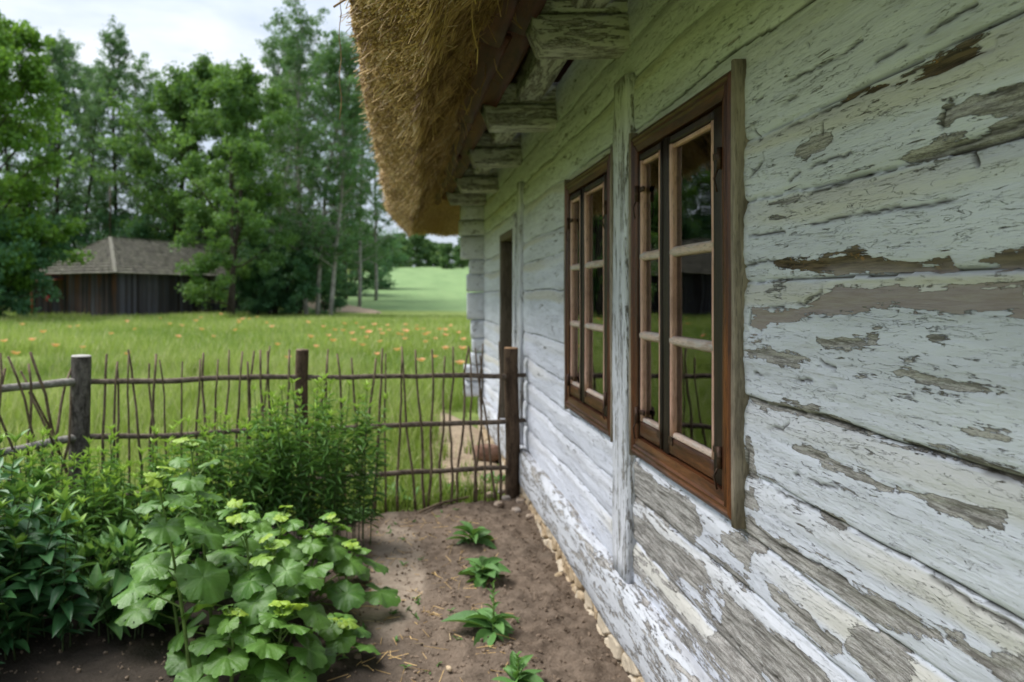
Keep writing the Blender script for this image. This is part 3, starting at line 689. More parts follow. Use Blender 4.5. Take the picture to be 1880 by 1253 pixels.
# ---- thatched roof: section swept along the long eave, round the corner and along the far eave
prof = [(.40, 2.66), (.46, 2.52), (.54, 2.44), (.62, 2.36), (.68, 2.245), (.725, 2.15), (.755, 2.115), (.79, 2.125), (.86, 2.20), (.93, 2.28), (.99, 2.355), (1.03, 2.42), (1.035, 2.47), (1.00, 2.53), (.9, 2.64), (.6, 2.95), (.2, 3.36), (-.6, 4.18), (-1.4, 5.0), (-2.4, 6.05)]
pp = np.array(prof); dist = np.concatenate(([0], np.cumsum(np.linalg.norm(np.diff(pp, axis=0), axis=1))))
tt = np.concatenate([np.linspace(0, dist[13], 60), np.linspace(dist[13], dist[-1], 16)[1:]])
pa = np.interp(tt, dist, pp[:, 0]); pz = np.interp(tt, dist, pp[:, 1])
def thatch_pt(a, z, s):
    """s in metres along the eave; s < 0 before the corner (long side), > 0 after (far end)"""
    lump = .07 * (fbm(s * 1.3 + 40, z * 1.5, 21, 3) - .5) + .075 * (fbm(s * 5 + 9, a * 6 + z * 6, 22, 4) - .5)
    a = a + lump * sstep(-.6, .5, a); z = z + lump * .8
    side1 = s <= 0
    x1, y1 = XW - a, np.where(side1, YEND + a + s, 0)
    x2, y2 = XW - a + s, YEND + a
    return np.stack([np.where(side1, x1, x2), np.where(side1, y1, y2), z], -1)
ss = np.concatenate([np.linspace(-10.5, 0, 260), np.linspace(0, 6.8, 100)[1:]])
A, S = np.meshgrid(pa, ss); Z, _ = np.meshgrid(pz, ss)
S2 = np.where(S > 0, np.minimum(S, 6.6 + A * 0), S)
V = thatch_pt(A, Z, S2); ns, na = A.shape; i = np.arange(ns * na).reshape(ns, na)
mb = MB(); mb.add(V.reshape(-1, 3), np.stack([i[:-1, :-1], i[1:, :-1], i[1:, 1:], i[:-1, 1:]], -1).reshape(-1, 4), tint=.5)
thatch = mb.build('thatched_roof', M['thatch'], house)
# stalks: stubble on the cut face, longer straws combed along the underside, loose wisps
PRISM_V = np.array([(x, math.cos(a), math.sin(a)) for x in (0, 1) for a in (0, 2.094, 4.189)]); PRISM_F = [np.array([(0, 1, 4, 3), (1, 2, 5, 4), (2, 0, 3, 5)]), np.array([(3, 4, 5)])]
def stalks(n, a0, a1, s0, s1, base, spread, l0, l1, r0, r1, back, tint0, tint1, bias=1.):
    d0 = np.interp(a0, [0, 1], [0, 1])
    t = rng.uniform(a0, a1, n)
    if bias != 1.: s = s0 + (s1 - s0) * rng.random(n) ** bias
    else: s = rng.uniform(s0, s1, n)
    a = np.interp(t, dist, pp[:, 0]); z = np.interp(t, dist, pp[:, 1])
    P0 = thatch_pt(a, z, s)
    da, dz = base
    sd1 = (s <= 0)[:, None]
    D = np.where(sd1, np.array((-da, 0, dz)), np.array((0, da, dz)))
    D = D + rng.normal(size=(n, 3)) * spread; D /= np.linalg.norm(D, axis=1, keepdims=True)
    L = rng.uniform(l0, l1, n); R = rng.uniform(r0, r1, n)
    P0 = P0 - D * (L * back)[:, None]
    return inst(PRISM_V, PRISM_F, P0, axes(D, rdir(n)), np.stack([L, R, R], 1)), np.repeat(np.clip(rng.normal((tint0 + tint1) / 2, (tint1 - tint0) / 2, n) + 1.3 * (fbm(s * 7, t * 9, 24, 3) - .5) + .6 * (fbm(s * 1.5, t * 2, 25, 2) - .5), 0, 1), 6)
mb = MB()
for n, a0, a1, s0, s1, bs, sp, l0, l1, r0, r1, bk, u0, u1, bi in (
        (125000, 5.4, 12.6, -9.6, 0, (.72, -.70), .24, .018, .045, .0014, .0030, .5, .05, .95, .75),
        (5000, 5.4, 12.6, 0, 2.2, (.72, -.70), .20, .04, .09, .002, .0034, .55, .25, .75, 1.),
        (34000, 1.0, 6.3, -9.6, 0, (.50, -.86), .15, .06, .22, .0010, .0022, .65, .15, .7, .8),
        (1100, .5, 5.0, -9.0, -.2, (.35, -.75), .5, .08, .24, .0010, .0019, .4, .3, .8, .9),
        (2200, 5.0, 13.0, -9.6, 0, (.7, -.70), .40, .05, .12, .0010, .0021, .35, .3, .95, .9),
        (4000, 13, 15.5, -9.0, 0, (.70, -.71), .22, .05, .16, .0015, .003, .45, .1, .6, .9)):
    k = np.arange(len(dist)); A0, A1 = np.interp((a0, a1), k, dist)
    (v, f), tint = stalks(n, A0, A1, s0, s1, bs, sp, l0, l1, r0, r1, bk, u0, u1, bi)
    mb.add(v, f, tint=tint)
for k in range(70):                                   # bent loose wisps under the eave
    s = random.uniform(-8.0, -.3); a = random.uniform(.42, .66); z = np.interp(a, pp[:7, 0], pp[:7, 1])
    p = thatch_pt(np.array([a]), np.array([z]), np.array([s]))[0]; d = np.array((-random.uniform(-.4, .5), random.uniform(-.6, .6), -1.)); pts = [p]
    for q_ in range(4): d = d + rng.normal(size=3) * .25; pts.append(pts[-1] + d / np.linalg.norm(d) * random.uniform(.03, .07))
    v, f = tube(pts, .0016, 4, False); mb.add(v, f, tint=random.uniform(.3, .8))
mb.build('straw_stalks', M['straw'], thatch, smooth=False)
p = at(624, 2, 2.35); pts = [p + (.02, .05, .05)] + [p + (.004 * math.sin(k * 1.7), .003 * k, -.037 * k) for k in range(11)]
mb = MB(); v, f = tube(pts, .0016, 5); mb.add(v, f, tint=.1)
v, f = tube([p + (-.02, 0, -.02), p + (.01, 0, .0), p + (.05, .02, .03)], .004, 5); mb.add(v, f, tint=.05)
mb.build('hanging_straw', M['straw'], thatch)
# ------------------------------------------------------------------ terrain, soil, path
def gz(x, y):
    x = np.asarray(x, float); y = np.asarray(y, float)
    r = np.clip(y - 54, 0, None); h = np.where(r < 12, r * r / 24 * .062, (r - 6) * .062)
    h = np.where(r > 165, (165 - 6) * .062 + (r - 165) * .01, h)
    return h + .05 * (fbm(x * .12, y * .12, 31, 3) - .5) * sstep(8, 20, y) + .3 * (fbm(x * .02, y * .02, 32, 3) - .5) * sstep(70, 140, y)
gx = np.concatenate([-np.geomspace(500, 10, 50), np.linspace(-9.5, 9.5, 60), np.geomspace(10, 500, 50)])
gy = np.concatenate([np.linspace(-40, 0, 14)[:-1], np.linspace(0, 14, 70), np.geomspace(14.5, 900, 110)])
X, Y = np.meshgrid(gx, gy, indexing='ij'); Zt = gz(X, Y) - .02 * sstep(6.5, 4.0, Y)
fieldm = sstep(60.5, 62.5, Y + .25 * (X + 6) + 1.2 * (vnoise(X * .6, Y * .6, 5) - .5)) * sstep(-9.5, -8.0, X)
i = np.arange(X.size).reshape(X.shape)
mb = MB(); mb.add(np.stack([X, Y, Zt], -1).reshape(-1, 3), np.stack([i[:-1, :-1], i[1:, :-1], i[1:, 1:], i[:-1, 1:]], -1).reshape(-1, 4), field=fieldm.ravel())
tag(mb.build('meadow_ground', M['ground']), None, None, kind='structure')

FENCE = [np.array((.745, 5.06)), np.array((-.63, 4.62)), np.array((-1.79, 4.10)), np.array((-2.12, 3.45)), np.array((-2.55, 2.45)), np.array((-2.9, 1.2))]
def fence_side(x, y):
    """signed distance to the fence line, positive inside the garden"""
    pts = [np.array((3., 5.6))] + FENCE + [np.array((-3.4, -3.))]
    best = np.full(np.shape(x), 1e9); sg = np.ones(np.shape(x))
    for a, b in zip(pts[:-1], pts[1:]):
        e = b - a; t = np.clip(((x - a[0]) * e[0] + (y - a[1]) * e[1]) / (e @ e), 0, 1)
        dx, dy = x - a[0] - t * e[0], y - a[1] - t * e[1]; d = np.hypot(dx, dy)
        s = e[0] * dy - e[1] * dx
        m = d < best; best = np.where(m, d, best); sg = np.where(m, np.sign(s), sg)
    return best * sg
x = np.arange(-3.0, .86, .0145); y = np.arange(.9, 5.5, .0145); X, Y = np.meshgrid(x, y, indexing='ij')
fs = fence_side(X, Y)
till = sstep(.05, .25, X + .10 * (vnoise(Y * 2, 0 * Y, 3) - .5))                     # dug bed by the wall
Zs = .006 + .02 * till + .055 * (fbm(X * 10, Y * 10, 41, 5, .62) - .5) * (.5 + .8 * till) + .040 * np.clip(fbm(X * 26, Y * 26, 43, 3) - .5, 0, 1) * (.3 + till) + .02 * (fbm(X * 1.5, Y * 1.5, 42, 3) - .5)
Zs -= .12 * sstep(.10, -.22, fs)
pathx = -.13 + .10 * np.sin((Y - 2.6) * 1.2)
sand = np.exp(-((X - pathx - .0) / .125) ** 2) * sstep(2.9, 3.3, Y) * (1 - .75 * sstep(4.0, 4.6, Y)) * (.5 + 1.1 * fbm(X * 9, Y * 6, 46, 4)) + .28 * np.exp(-((X - pathx + .0) / .22) ** 2)
damp = sstep(-.20, -.55, X) * (.75 + .3 * fbm(X * 2, Y * 2, 44, 3)) + .85 * np.exp(-((X + .17 - .05 * (3 - Y)) / .17) ** 2) * sstep(3.2, 2.85, Y)
i = np.arange(X.size).reshape(X.shape)
mb = MB(); mb.add(np.stack([X, Y, Zs], -1).reshape(-1, 3), np.stack([i[:-1, :-1], i[1:, :-1], i[1:, 1:], i[:-1, 1:]], -1).reshape(-1, 4), sand=sand.ravel(), damp=np.clip(damp, 0, 1).ravel())
tag(mb.build('garden_soil', M['soil']), None, None, kind='structure')
# sandy track beside the cottage, beyond the fence, and the far farm track
def strip(name, pts, w, mat, dz, n=60, seed=3):
    P_ = np.array(pts, float); t = np.linspace(0, 1, n); k = np.linspace(0, 1, len(P_))
    cx = np.interp(t, k, P_[:, 0]); cy = np.interp(t, k, P_[:, 1]); ww = np.interp(t, k, w)
    T = np.stack([np.gradient(cx), np.gradient(cy)], 1); T /= np.linalg.norm(T, axis=1, keepdims=True); Nn = np.stack([T[:, 1], -T[:, 0]], 1)
    m = 14; u = np.linspace(-1, 1, m)
    wob = 1 + .35 * (vnoise(t[:, None] * 14 + 0 * u, np.sign(u)[None] * 3 + 0 * t[:, None], seed) - .5)
    XX = cx[:, None] + Nn[:, :1] * u[None] * ww[:, None] * wob; YY = cy[:, None] + Nn[:, 1:] * u[None] * ww[:, None] * wob
    ZZ = gz(XX, YY) + dz * (1 - np.abs(u[None]) ** 4 * 1.6) + .012 * (fbm(XX * 7, YY * 7, seed, 3) - .5) * min(1, dz * 40)
    i = np.arange(n * m).reshape(n, m); mb = MB(); mb.add(np.stack([XX, YY, ZZ], -1).reshape(-1, 3), np.stack([i[:-1, :-1], i[1:, :-1], i[1:, 1:], i[:-1, 1:]], -1).reshape(-1, 4), tint=.5)
    return tag(mb.build(name, mat), None, None, kind='structure')
strip('sandy_path', [(.52, 5.25), (.50, 6.0), (.52, 6.8), (.50, 7.6), (.40, 8.5), (.2, 9.5)], [.30, .34, .36, .33, .22, .05], M['path'], .022)
strip('farm_track', [(-13, 80), (-9.0, 73), (-6.8, 67), (-4.9, 62.5), (-3.2, 58.5), (-1.9, 55.5)], [1.2, 1.7, 2.2, 2.4, 1.9, .2], M['path'], .08)

# ------------------------------------------------------------------ wattle fence
fence = thing('wattle_fence', (-.6, 4.6, 0), 'rustic wattle fence of thin upright sticks woven through rails between round posts', 'fence')
posts = [(FENCE[0][0], FENCE[0][1], .048, 1.035, 'bark_brown', 'cut'), (FENCE[1][0], FENCE[1][1], .040, 1.055, 'bark_brown', 'stick'), (FENCE[2][0], FENCE[2][1], .053, 1.06, 'bark_grey', 'cutgrey'), (FENCE[4][0], FENCE[4][1], .045, 1.0, 'bark_grey', 'cutgrey')]
for k, (px, py, r, zt, mt, mc) in enumerate(posts):
    n = 16; zz = np.linspace(-.1, zt, n)
    path = np.stack([px + .006 * np.sin(zz * 5 + k), py + 0 * zz, zz], 1); v, f = tube(path, r * (1.06 - .06 * zz / zt), 20, False)
    th = np.arctan2(v[:, 1] - py, v[:, 0] - px); rr = 1 + .09 * (fbm(th * 3, v[:, 2] * 7 + k, 51, 4) - .5)
    v[:, 0] = px + (v[:, 0] - px) * rr; v[:, 1] = py + (v[:, 1] - py) * rr
    mb = MB(); mb.add(v, f); post = mb.build('fence_post', M[mt], fence)
    ring = v[-20:]; c = ring.mean(0); cap = np.concatenate([ring, ring * .9 + c * .1 + (0, 0, .006), c[None] + (0, 0, .007)])
    j = np.arange(20); jn = (j + 1) % 20
    mb = MB(); mb.add(cap, [np.stack([j, jn, 20 + jn, 20 + j], -1), np.stack([20 + j, 20 + jn, np.full(20, 40)], -1)]); mb.build('cut_top', M[mc], post, smooth=False)
def fline(s):
    seg = [np.linalg.norm(b - a) for a, b in zip(FENCE[:-1], FENCE[1:])]; cum = np.concatenate(([0], np.cumsum(seg)))
    return np.stack([np.interp(s, cum, [p[0] for p in FENCE]), np.interp(s, cum, [p[1] for p in FENCE])], -1), cum
_, CUM = fline(0.)
def rail(s0, s1, z0, z1, r, mt, seed, off=.0):
    n = 26; s = np.linspace(s0, s1, n); p, _ = fline(s); z = np.linspace(z0, z1, n) + .030 * (fbm(s * 2.2 + seed, 0 * s, 61, 3) - .5)
    p = p + off + .018 * (fbm(s * 2 + seed * 3, 0 * s, 62, 3) - .5)[:, None]
    v, f = tube(np.column_stack([p, z]), r * (1 + .25 * (fbm(s * 9, 0 * s + seed, 63, 3) - .5)), 9)
    mb = MB(); mb.add(v, f); mb.build('rail', M[mt], fence)
def zrail(level, s):   # heights of the three rails along the fence
    return np.interp(s, [0, CUM[1], CUM[2], CUM[3], CUM[5]], ((.845, .885, .92, .93, .95), (.535, .56, .605, .62, .62), (.225, .24, .27, .3, .3))[level])
for lv in range(3):
    for (a, b, r, mt) in ((-.12, CUM[1] + .05, .0165, 'rail'), (CUM[1] - .06, CUM[2] + .04, .0165, 'rail'), (CUM[2] - .02, CUM[4] + .1, .021, 'rail_grey')):
        rail(a, b, zrail(lv, a), zrail(lv, b), r, mt if lv < 2 else 'rail', lv * 3 + int(a * 5), .0)
# rails carry on from the end post into the wall
for lv in range(3):
    z = zrail(lv, 0); mb = MB(); v, f = tube([(FENCE[0][0] - .02, FENCE[0][1] + .01, z), (.80, 5.075, z + .003), (.87, 5.09, z + .004)], .0145, 8); mb.add(v, f); mb.build('rail', M['rail'], fence)
def stick(s, lean, zt, r, side, seed, z0=-.03, mt='stick', fork=False):
    rg = np.random.default_rng(seed); n = 11; z = np.linspace(z0, zt, n)
    ds = lean * (z - .4) + .020 * (fbm(z * 3.5 + seed, 0 * z, 71, 3) - .5) * 2
    p, _ = fline(np.clip(s + ds, 0, CUM[-1])); tang = np.gradient(p, axis=0) + 1e-6
    base, _ = fline(np.array([max(0, s - .1), s + .1])); tg = (base[1] - base[0]) / np.linalg.norm(base[1] - base[0]); nrm = np.array((tg[1], -tg[0]))
    weave = sum(side * (-1) ** lv * np.exp(-((z - zrail(lv, s)) / .12) ** 2) for lv in range(3)) * .022 + .012 * (fbm(z * 3 + seed * 2, 0 * z, 72, 2) - .5)
    p = p + nrm * weave[:, None]
    v, f = tube(np.column_stack([p, z]), r * np.linspace(1.2, .72, n), 7); mb = MB(); mb.add(v, f)
    if fork:
        k = 6; q0 = np.array((*p[k], z[k])); d = np.array((tg[0] * rg.choice((-1, 1)) * .5, tg[1] * .5, 1.)); v, f = tube([q0, q0 + d * .08, q0 + d * (.28 + .1 * rg.random())], [r * .8, r * .7, r * .5], 6); mb.add(v, f)
    mb.build('upright_stick', M[mt], fence)
s = .10; k = 0
while s < CUM[2] - .06:
    k += 1; stick(s, random.gauss(0, .055), random.uniform(.99, 1.10), random.uniform(.0062, .0094), (-1) ** k, k)
    s += random.choice((.03, .045, .055, .07, .085, .1)) * (1.0 if s > 1.0 else .95)
s = CUM[2] + .07
while s < CUM[4] + .1:
    k += 1; stick(s, random.choice((-.32, -.18, -.05, .05, .2, .34)), random.uniform(1.0, 1.12), random.uniform(.0075, .0105), (-1) ** k, k, fork=random.random() < .4)
    s += random.uniform(.035, .065)
# fallen stick along the foot of the fence
pa_, pb_ = ground_at(770, 950), ground_at(900, 905)
n = 12; t = np.linspace(0, 1, n)[:, None]; pth = pa_ + (pb_ - pa_) * t + (0, 0, .03); pth[:, 2] += .012 * np.sin(t[:, 0] * 6)
mb = MB(); v, f = tube(pth, .009, 7); mb.add(v, f); tag(mb.build('fallen_stick', M['stick']), 'thin brown stick lying on the soil at the foot of the fence', 'stick')

# ------------------------------------------------------------------ stones and crumbs
k = 0
for (px, py, r) in ((968, 918, .035), (955, 930, .028), (985, 940, .032), (930, 925, .03), (915, 935, .026), (948, 948, .03), (975, 958, .024), (900, 918, .03), (995, 968, .03), (938, 912, .022), (962, 905, .026), (1000, 985, .022), (920, 912, .024)):
    k += 1; r *= 1.3; c = ground_at(px, py); v, f = rock(c + (0, 0, r * .35 + .02), (r * random.uniform(.9, 1.5), r, r * .7), k, .8, ICO2, k * .8); mb = MB(); mb.add(v, f, tint=random.random())
    tag(mb.build('stone', M['pebble'], smooth=False), 'small pale stone in the loose heap round the foot of the brown fence post', 'stone', 'stones at the foot of the fence post')
c = ground_at(893, 848, .02); v, f = rock(c + (.02, .1, .05), (.16, .11, .085), 77, .6); mb = MB(); mb.add(v, f, tint=.4); tag(mb.build('boulder', M['redstone']), 'flat reddish brown boulder behind the fence beside the sandy path', 'boulder')
c = ground_at(348, 1183, .02); v, f = rock(c + (0, 0, .01), (.028, .018, .014), 78, .8, ICO2); mb = MB(); mb.add(v, f, tint=.9); tag(mb.build('pebble', M['sandstone']), 'pale pebble on the dark soil left of the large-leaved plant', 'pebble')
c = ground_at(824, 1232, .03); v, f = rock(c + (0, 0, .008), (.012, .02, .012), 79, .9, ICO2, .5); mb = MB(); mb.add(v, f, tint=.2); tag(mb.build('pebble', M['sandstone']), 'small tan pebble on the soil left of the nearest seedling', 'pebble')
c = ground_at(895, 1040, .03); v, f = rock((.765, 3.62, .025), (.03, .025, .02), 80, .8, ICO2, .5); mb = MB(); mb.add(v, f, tint=.6); tag(mb.build('pebble', M['sandstone']), 'tan pebble on the tilled soil against the stone footing', 'pebble')
mb = MB(); n = 9000
px_ = rng.uniform(-2.2, .80, n); py_ = rng.uniform(1.8, 5.0, n); keep = (fence_side(px_, py_) > .03) & ((px_ > .0) | (rng.random(n) < .35)); px_, py_ = px_[keep], py_[keep]; n = len(px_)
r = .0025 + .007 * rng.random(n) ** 2.5 * (1 + .8 * (rng.random(n) < .03))
ix = np.clip(((px_ + 3.0) / .0145).astype(int), 0, Zs.shape[0] - 1); iy = np.clip(((py_ - .9) / .0145).astype(int), 0, Zs.shape[1] - 1)
v, f = inst(ICO1[0], [ICO1[1]], np.stack([px_, py_, Zs[ix, iy] + r * .3], 1), axes(rdir(n), rdir(n)), r[:, None] * rng.uniform(.6, 1.3, (n, 3)))
v += .0015 * rng.normal(size=v.shape); mb.add(v, f)
tag(mb.build('soil_crumbs', M['clod'], smooth=False), 'loose crumbs of brown soil scattered over the garden bed', 'soil', kind='stuff')
mb = MB(); n = 260
px_ = rng.uniform(-.25, .45, n); py_ = rng.uniform(2.3, 4.6, n)
ix = np.clip(((px_ + 3.0) / .0145).astype(int), 0, Zs.shape[0] - 1); iy = np.clip(((py_ - .9) / .0145).astype(int), 0, Zs.shape[1] - 1)
D = rdir(n); D[:, 2] *= .08; L = rng.uniform(.02, .10, n)
v, f = inst(PRISM_V, PRISM_F, np.stack([px_, py_, Zs[ix, iy] + .006], 1), axes(D, rdir(n)), np.stack([L, 0 * L + .0012, 0 * L + .0012], 1)); mb.add(v, f, tint=np.repeat(rng.uniform(.3, 1, n), 6))
tag(mb.build('straw_litter', M['straw'], smooth=False), 'dry straw bits scattered over the bare garden soil', 'straw', kind='stuff')

# ------------------------------------------------------------------ plants
def spread_leaf_template(rows=6, half=None, fold=.25, droop=.25):
    """lanceolate leaf along +x, unit length, half width profile"""
    u = np.linspace(0, 1, rows); h = half(u) if half else np.sin(PI * u ** .8) ** .9
    V, vein = [], []
    for a, b in zip(u, h):
        for w in (-1, -.5, 0, .5, 1):
            V.append((a, w * b * .5, fold * abs(w) * b * .5 - droop * a * a)); vein.append(1. if w == 0 else 0.)
    Fq = [(r * 5 + c, r * 5 + c + 1, (r + 1) * 5 + c + 1, (r + 1) * 5 + c) for r in range(rows - 1) for c in range(4)]
    return np.array(V), [np.array(Fq)], np.array(vein)
LANCE = spread_leaf_template(5, None, .3, .3)
OVATE = spread_leaf_template(7, lambda u: np.sin(PI * np.clip(u, 0, 1) ** .62) ** .8 * (1 - .25 * u), .22, .28)
SPAT = spread_leaf_template(8, lambda u: np.sin(PI * np.clip(u, 0, 1) ** 1.25) ** .8 * .95 + .05, .28, .35)
def tint_rep(t, k): return np.repeat(np.clip(t, 0, 1), k)

def leafy_stems(name, label, cat, group, spots, hgt, mat, tmpl, leaf_l, leaf_w, per_m, lean=.08, stem_r=.003, tip=.5, seed=0, low=.08):
    """clump of upright leafy stems: spots (n,2), hgt (n,)"""
    rg = np.random.default_rng(seed); spots = np.asarray(spots); c = spots.mean(0)
    root = thing(name, (c[0], c[1], 0), label, cat, group)
    ms, ml = MB(), MB()
    for (x, y), h in zip(spots, hgt):
        d = rg.normal(size=2) * lean + (np.array((x, y)) - c) * .12
        t = np.linspace(0, 1, 6)[:, None]; pth = np.column_stack([x + d[0] * h * t[:, 0] ** 1.6, y + d[1] * h * t[:, 0] ** 1.6, .0 + h * t[:, 0]])
        v, f = tube(pth, np.linspace(stem_r, stem_r * .45, 6), 5, False); ms.add(v, f)
        m = int(per_m * h); u = np.sort(rg.uniform(low, 1., m) ** .85); u[-5:] = 1.
        org = np.stack([np.interp(u, t[:, 0], pth[:, i]) for i in range(3)], 1)
        ang = np.arange(m) * 2.4 + rg.normal(size=m) * .35; el = np.where(u > .93, rg.uniform(.8, 1.35, m), rg.normal(.18, .28, m) + .4 * sstep(.7, .93, u))
        D = np.stack([np.cos(ang) * np.cos(el), np.sin(ang) * np.cos(el), np.sin(el)], 1)
        L = leaf_l * rg.uniform(.65, 1.2, m) * np.where(u > .80, .62, 1.) * np.where(u < .25, .8, 1.)
        Nn = np.array((0, 0, 1.)) + rg.normal(size=(m, 3)) * .3
        W = leaf_w / leaf_l * L * rg.uniform(.8, 1.2, m)
        v, f = inst(tmpl[0], tmpl[1], org, axes(D, Nn), np.stack([L, W, L], 1))
        ml.add(v, f, tint=tint_rep(.12 + tip * u ** 2.2 + rg.normal(size=m) * .1 + .35 * (u > .93), len(tmpl[0])), vein=np.tile(tmpl[2], m))
    ms.build('stems', M['stem_dark'], root); ml.build('foliage', mat, root)
    return root
def spots_in(cx, cy, rx, ry, n, rg, ang=0.):
    a = rg.random(n) * 2 * PI; r = np.sqrt(rg.random(n)); x, y = r * np.cos(a) * rx, r * np.sin(a) * ry
    return np.stack([cx + x * math.cos(ang) - y * math.sin(ang), cy + x * math.sin(ang) + y * math.cos(ang)], 1)
AST = 'leafy perennials in front of the fence'
rg = np.random.default_rng(3)
for (cx, cy, rx, ry, n, h, lb, ang) in (
        (-.50, 4.10, .36, .22, 66, .96, 'tallest dense clump of narrow-leaved stems right of the middle fence post', .1),
        (-.86, 4.02, .22, .20, 34, .82, 'narrow-leaved clump just left of the tallest clump, below the middle fence post', .3),
        (-1.12, 3.85, .24, .2, 34, .74, 'narrow-leaved clump behind the top of the tallest large-leaved plant', .3),
        (-1.42, 3.72, .24, .2, 34, .70, 'narrow-leaved clump right of the thick grey corner post', .4),
        (-1.70, 3.52, .24, .22, 40, .74, 'narrow-leaved clump in front of the thick grey corner post', .5),
        (-1.95, 3.20, .20, .24, 36, .76, 'narrow-leaved clump under the crossed sticks of the left fence bay', .6),
        (-1.42, 3.42, .22, .16, 26, .58, 'lower narrow-leaved clump in front of the grey corner post row', .4),
        (-1.05, 3.55, .24, .16, 26, .58, 'lower narrow-leaved clump close behind the large-leaved plants', .3)):
    sp = spots_in(cx, cy, rx, ry, int(n * .80), rg, ang); hs = h * 1.03 * (1 - .36 * rg.random(len(sp)) ** 1.3) * (1 - .15 * np.hypot((sp[:, 0] - cx) / rx, (sp[:, 1] - cy) / ry) ** 2)
    leafy_stems('leafy_perennial', lb, 'garden plant', AST, sp, hs, M['aster'], LANCE, .076, .0165, 72, lean=.05, tip=.72, seed=int(cx * -100) + 7, low=.12 if h > .6 else .05)
for (cx, cy, rx, ry, n, h, lb, sd) in (
        (-1.72, 2.86, .26, .26, 26, .80, 'dark broad-leaved shrub at the left edge in front of the narrow-leaved clumps', 1),
        (-1.50, 2.98, .22, .2, 18, .62, 'lower broad-leaved shrub beside the bare dark soil on the left', 2),
        (-1.56, 2.42, .16, .2, 12, .52, 'broad-leaved shrub at the left edge nearest the camera', 3)):
    sp = spots_in(cx, cy, rx, ry, n, rg); hs = h * (1 - .35 * rg.random(n))
    leafy_stems('broad_leaved_shrub', lb, 'shrub', 'broad-leaved shrubs on the left', sp, hs, M['broad'], OVATE, .115, .056, 52, lean=.16, stem_r=.004, tip=.45, seed=60 + sd, low=.03)
sp = spots_in(*(ground_at(222, 1150)[:2] + (.0, .0)), .19, .16, 30, rg)
leafy_stems('broad_leaved_plant', 'low plant with broad ovate leaves on the soil left of the large-leaved plants', 'garden plant', None, sp, .34 * (1 - .5 * rg.random(30)), M['broadleaf'], OVATE, .150, .074, 36, lean=.3, stem_r=.004, tip=.3, seed=71, low=.15)

# hollyhocks: lobed leaves on long stalks
def holly_leaf(seed):
    rg = np.random.default_rng(seed); nr, ns = 11, 80
    th = np.linspace(-PI, PI, ns + 1)[:-1] + PI / ns; r = np.linspace(0, 1, nr) ** .85
    Rr = .80 + .16 * np.abs(np.cos(2.5 * th)) ** .8 + .022 * np.sin(17 * th + seed) + .016 * np.sin(29 * th + seed * 2) + .04 * rg.normal() * np.sin(2 * th)
    Rr *= 1 - .80 * np.exp(-((PI - np.abs(th)) / .20) ** 2)
    vk = np.array((0., 1.15, -1.15, 2.15, -2.15))
    V, vein = [], []
    for ri in r:
        x, y = ri * Rr * np.cos(th), ri * Rr * np.sin(th)
        dv = np.min(np.abs((th[:, None] - vk[None] + PI) % (2 * PI) - PI), 1)
        vn = np.exp(-(dv * (ri + .02) / .028) ** 2) * (1 - .5 * ri); vn = np.maximum(vn, .45 * np.exp(-((dv - .28 * (ri - .25) / (ri + .1)) * (ri + .02) / .025) ** 2) * (ri > .3))
        z = .022 * ri * np.cos(5 * th) * ri - .26 * ri ** 2 * (1 + .5 * np.cos(th)) + .12 * ri - .018 * vn * ri + .07 * ri * np.sin(3 * th + seed * 2) + .05 * ri ** 3 * np.sin(9 * th + seed) + .05 * (fbm(x * 3 + seed * 5, y * 3, 91, 3) - .5)
        V.append(np.stack([x, y, z], 1)); vein.append(vn)
    V = np.concatenate(V); vein = np.concatenate(vein)
    i = np.arange((nr - 1))[:, None] * ns; j = np.arange(ns)[None]; j2 = (j + 1) % ns
    q = np.stack([i + j, i + j2, i + ns + j2, i + ns + j], -1)
    gap = np.arange(ns) == ns - 1                                         # the notch where the stalk joins
    q = q[:, ~gap].reshape(-1, 4)
    q = q[rg.random(len(q)) > np.where(np.arange(len(q)) > len(q) * .3, .010, 0)]      # insect holes
    return V, [q], vein
HL = [holly_leaf(k) for k in range(9)]
